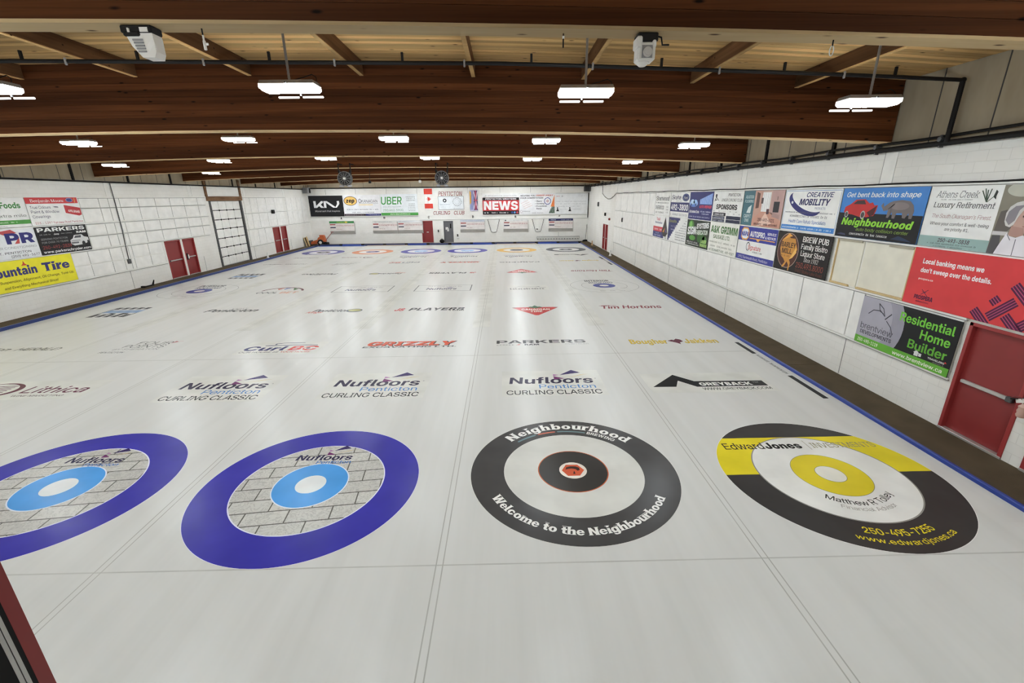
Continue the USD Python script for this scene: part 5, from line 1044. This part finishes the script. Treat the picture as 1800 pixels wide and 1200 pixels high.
f.poly([(.44, .62), (.5, .8), (.52, .72), (.56, .95), (.6, .8), (.61, .5), (.56, .34), (.55, .05), (.52, .3), (.48, .48)], '5c1c34', 2, 'splash'); f.build(t); F2 = t
# third row
t, f = logo('blue and black stacked block lettering on the ice, left sheet', -13.55, 12.72, 1.6, 1.75, False)
for k in range(5): f.rect(.02 + .2 * k, .8, .16 + .2 * k, 1.0, '3a3a3c', 2, 'blocks'); f.rect(.02 + .2 * k, 0.02, .15 + .2 * k, .3, '2c2c2e', 2, 'blocks')
f.rect(.0, .42, 1, .72, '8aa0c0', 2, 'blocks'); f.rect(.3, .3, .45, .42, '3a3c44', 3, 'blocks'); f.rect(.62, .3, .8, .42, '3a3c44', 3, 'blocks')
for k in range(4): f.rect(.1 + .24 * k, .48, .2 + .24 * k, .66, '6f8cb8', 3, 'blocks')
f.rect(.0, .0, .04, .95, '4a4a4c', 2, 'blocks'); f.rect(.96, .0, 1., .5, '4a4a4c', 2, 'blocks'); f.build(t); A3 = t
t, f = logo('black bold italic city lettering with small word above on the ice', -8.7, 12.8, 2.3, .78, False)
f.text('Penticton', .0, 1.0, .12, .62, '262628', wt=700, shear=.35); f.text('VISIT', .4, .72, .82, .16, '77777a', wt=400); f.build(t); B3 = t
t, f = logo('dark italic lettering with red script and yellow oval on the ice', -4.05, 12.4, 2.3, .72, False)
f.text('Penticton', .08, .78, .3, .6, '34343c', wt=700, shear=.4); f.text('Kings', .0, .3, .0, .4, 'c0584c', lvl=3, wt=600, shear=.5); f.ell(.86, .55, .15, .42, '5a5f6a', 2); f.ell(.86, .6, .12, .28, 'a8a468', 3); f.build(t); C3 = t
t, f = logo('black wide players-tour lettering with red initials at left on the ice', .07, 12.42, 3.05, .64, False)
f.text('JS', .0, .14, .2, .72, 'b83c3c', wt=900, shear=.3); f.text('PLAYERS', .2, 1.0, .25, .72, '262628', wt=800, shear=.2); f.text('TOUR', .78, 1.0, .0, .26, '3c3c3e', lvl=3, wt=600); f.build(t); D3 = t
t, f = logo('red inverted triangle logo with green leaf top on the ice', 4.7, 12.02, 2.05, 1.72, False)
f.poly([(0, .78), (.04, .81), (.96, .81), (1, .78), (.53, .0), (.47, .0)], 'b83432', 2); f.poly([(0, .78), (.04, .81), (.1, .8), (.06, .74)], '77706c', 3); f.poly([(1, .78), (.96, .81), (.9, .8), (.94, .74)], '77706c', 3); f.poly([(.34, .8), (.4, .88), (.44, .87), (.5, 1.0), (.56, .87), (.6, .88), (.66, .8), (.5, .7)], '2f6244', 3, 'leaf'); f.text('CANADIAN', .2, .8, .5, .16, 'e0dcd6', lvl=4, wt=800); f.text('TIRE', .38, .63, .3, .15, 'e0dcd6', lvl=4, wt=800); f.build(t); E3 = t
t, f = logo('dark red coffee-shop script lettering on the ice, right sheet', 8.93, 12.38, 2.75, .75, False)
f.text('Tim Hortons', .03, .98, .12, .75, '7a1f2e', wt=700, shear=.3); f.line([(.0, .84), (.2, .92), (.28, .84)], .05, '8c5a60', 2); f.build(t); F3 = t
# centre row
def centre_circle(label, x):
    t = thing('ice_logo', label, 'ice logo', (x, 17.3, 0.0007), 0, 'thin-ringed roofing logos at mid ice'); f = Flat(1, 1, under, 0.0, 0.0006)
    ring(f, 1.815, 1.845, '9a9a98', 1, 'thin_ring'); ring(f, 1.205, 1.235, '9a9a98', 1, 'thin_ring'); ring(f, .25, .6, '33408c', 1, 'blue_ring')
    f.text('INTERIOR', -.85, .55, 1.2, .42, '33333a', wt=800); f.text('ROOFING', -.7, .65, .66, .34, '5c6070', wt=800)
    for k in range(3): f.scribble(-.5 + .5 * k, -.2 + .5 * k, -1.5, .22, '9c9c9c', seed=360 + k, n=4)
    f.scribble(-.7, -.1, -.9, .12, 'b4b4b4', seed=365); f.scribble(.5, 1.1, -.75, .12, 'a4a4a4', seed=366); f.build(t); return t
centre_circle('thin-ringed circle logo with blue centre ring at mid ice, left sheet', -13.1)
centre_circle('thin-ringed circle logo with blue centre ring at mid ice, right sheet', 8.8)
t, f = logo('colourful arched roof logo with orange and grey lettering on the ice', -8.55, 17.15, 2.2, 1.6, False)
th = np.linspace(math.pi * .93, math.pi * .07, 20); f.add(LineString([(1.1 + 1.08 * math.cos(a), .55 + 1.0 * math.sin(a)) for a in th]).buffer(.06), '5c3038', 2, 'arch')
f.poly([(.28, .78), (.42, .92), (.36, .6)], 'b8482c', 3); f.poly([(.46, .9), (.58, .94), (.5, .6), (.47, .66)], '6a7cb0', 3); f.poly([(.64, .92), (.8, .74), (.76, .5), (.7, .7)], '3f6a3c', 3); f.text('COOL', .0, .5, .02, .26, '55565c', wt=600); f.text('BET', .56, .96, .02, .26, 'c87850', wt=600); f.build(t)
for i, (x, lab) in enumerate(((-4.25, 'thin black rectangle with small grey lettering at mid ice, left of two'), (.07, 'thin black rectangle with small grey lettering at mid ice, right of two'))):
    t, f = logo(lab, x, 17.25, 3.0, 1.62, False)
    f.add(box(0, 0, 3.0, 1.62).difference(box(.045, .03, 2.955, 1.59)), '55555a', 2, 'frame'); f.text('PAY PER VIEW by', .2, .82, .66, .2, '9a9a9c', wt=400); f.text('Nufloors', .2, .74, .22, .28, '4a4860', wt=700, shear=.1); f.add(affinity.translate(Polygon([(0, 0), (.35, .3), (.6, .1)]), 1.5, .7), '8c8aa4', 3, 'mark'); f.build(t)
t, f = logo('grey wavy-line logo with small dark lettering on a white strip at mid ice', 4.62, 17.05, 1.95, 1.15, True)
f.line([(.1, .5), (.3, .8), (.6, .75), (.75, .6)], .035, '8c8c90', 2); f.line([(.72, .55), (.8, .72), (.82, .58), (1.0, .5)], .045, '6a6a70', 2); f.scribble(.0, .95, .05, .34, '5c5c60', seed=370, n=13, bold=.55); f.build(t)
# far copies, turned round to face the other end
for (t, i, y, lab) in ((A3, 0, 12.72, 'upside-down blue and black block lettering past mid ice, left sheet'), (B3, 1, 12.4, 'upside-down black italic city lettering past mid ice'), (C3, 2, 12.4, 'upside-down dark italic lettering with oval past mid ice'),
                       (D3, 3, 12.45, 'upside-down black players-tour lettering past mid ice'), (E3, 4, 12.2, 'red upright triangle logo past mid ice, turned to face the far end'), (F3, 5, 12.4, 'upside-down dark red script lettering past mid ice'),
                       (A2, 0, 7.5, 'upside-down black newspaper title near the far hog line'), (B2, 1, 7.6, 'upside-down outline hotel lettering near the far hog line'), (C2, 2, 7.4, 'upside-down navy and red association logo near the far hog line'),
                       (D2, 3, 7.5, 'thin-looking orange and black lettering near the far hog line'), (E2, 4, 7.8, 'upside-down wide black lettering near the far hog line'), (F2, 5, 7.5, 'upside-down yellow script with maroon splash near the far hog line'),
                       (B1, 1, 4.0, 'upside-down maroon emblem and lettering before the far houses'), (n1, 2, 3.9, 'upside-down curling classic logo before the far houses, left of three'), (n2, 3, 4.1, 'upside-down curling classic logo before the far houses, middle of three'),
                       (n3, 4, 4.4, 'upside-down curling classic logo before the far houses, right of three'), (F1, 5, 3.95, 'upside-down black roof-shaped logo bar before the far houses')):
    mirrored(t, lab, i, y)
t, f = logo('dark lettering line before the far leftmost house on the ice', -13.1, 30.8, 2.0, .5, False, 180); f.scribble(0, 1, 0, .9, '55555a', seed=380, n=14); f.build(t)
# long black stripes by the right edge
t = thing('ice_logo', 'long black bar with white lettering gap along the right edge of the ice, near', 'ice logo', (11.03, 5.12, .0007), 90)
f = Flat(4.3, .13, under, 0, .0006, cx=2.15, cy=.065)
f.rect(0, 0, .33, 1, '17171a', 1, 'bar'); f.rect(.74, 0, 1, 1, '17171a', 1, 'bar'); f.scribble(.36, .72, .1, .8, '38383c', seed=390, n=26, name='lettering'); f.build(t)
t = thing('ice_logo', 'long black bar along the right edge of the ice, far end', 'ice logo', (11.0, 27.1, .0007), 90)
f = Flat(4.4, .16, under, 0, .0006, cx=2.2, cy=.08); f.rect(0, 0, .3, 1, '17171a', 1, 'bar'); f.rect(.66, 0, 1, 1, '17171a', 1, 'bar'); f.scribble(.33, .64, .1, .8, '38383c', seed=391, n=26, name='lettering'); f.build(t)
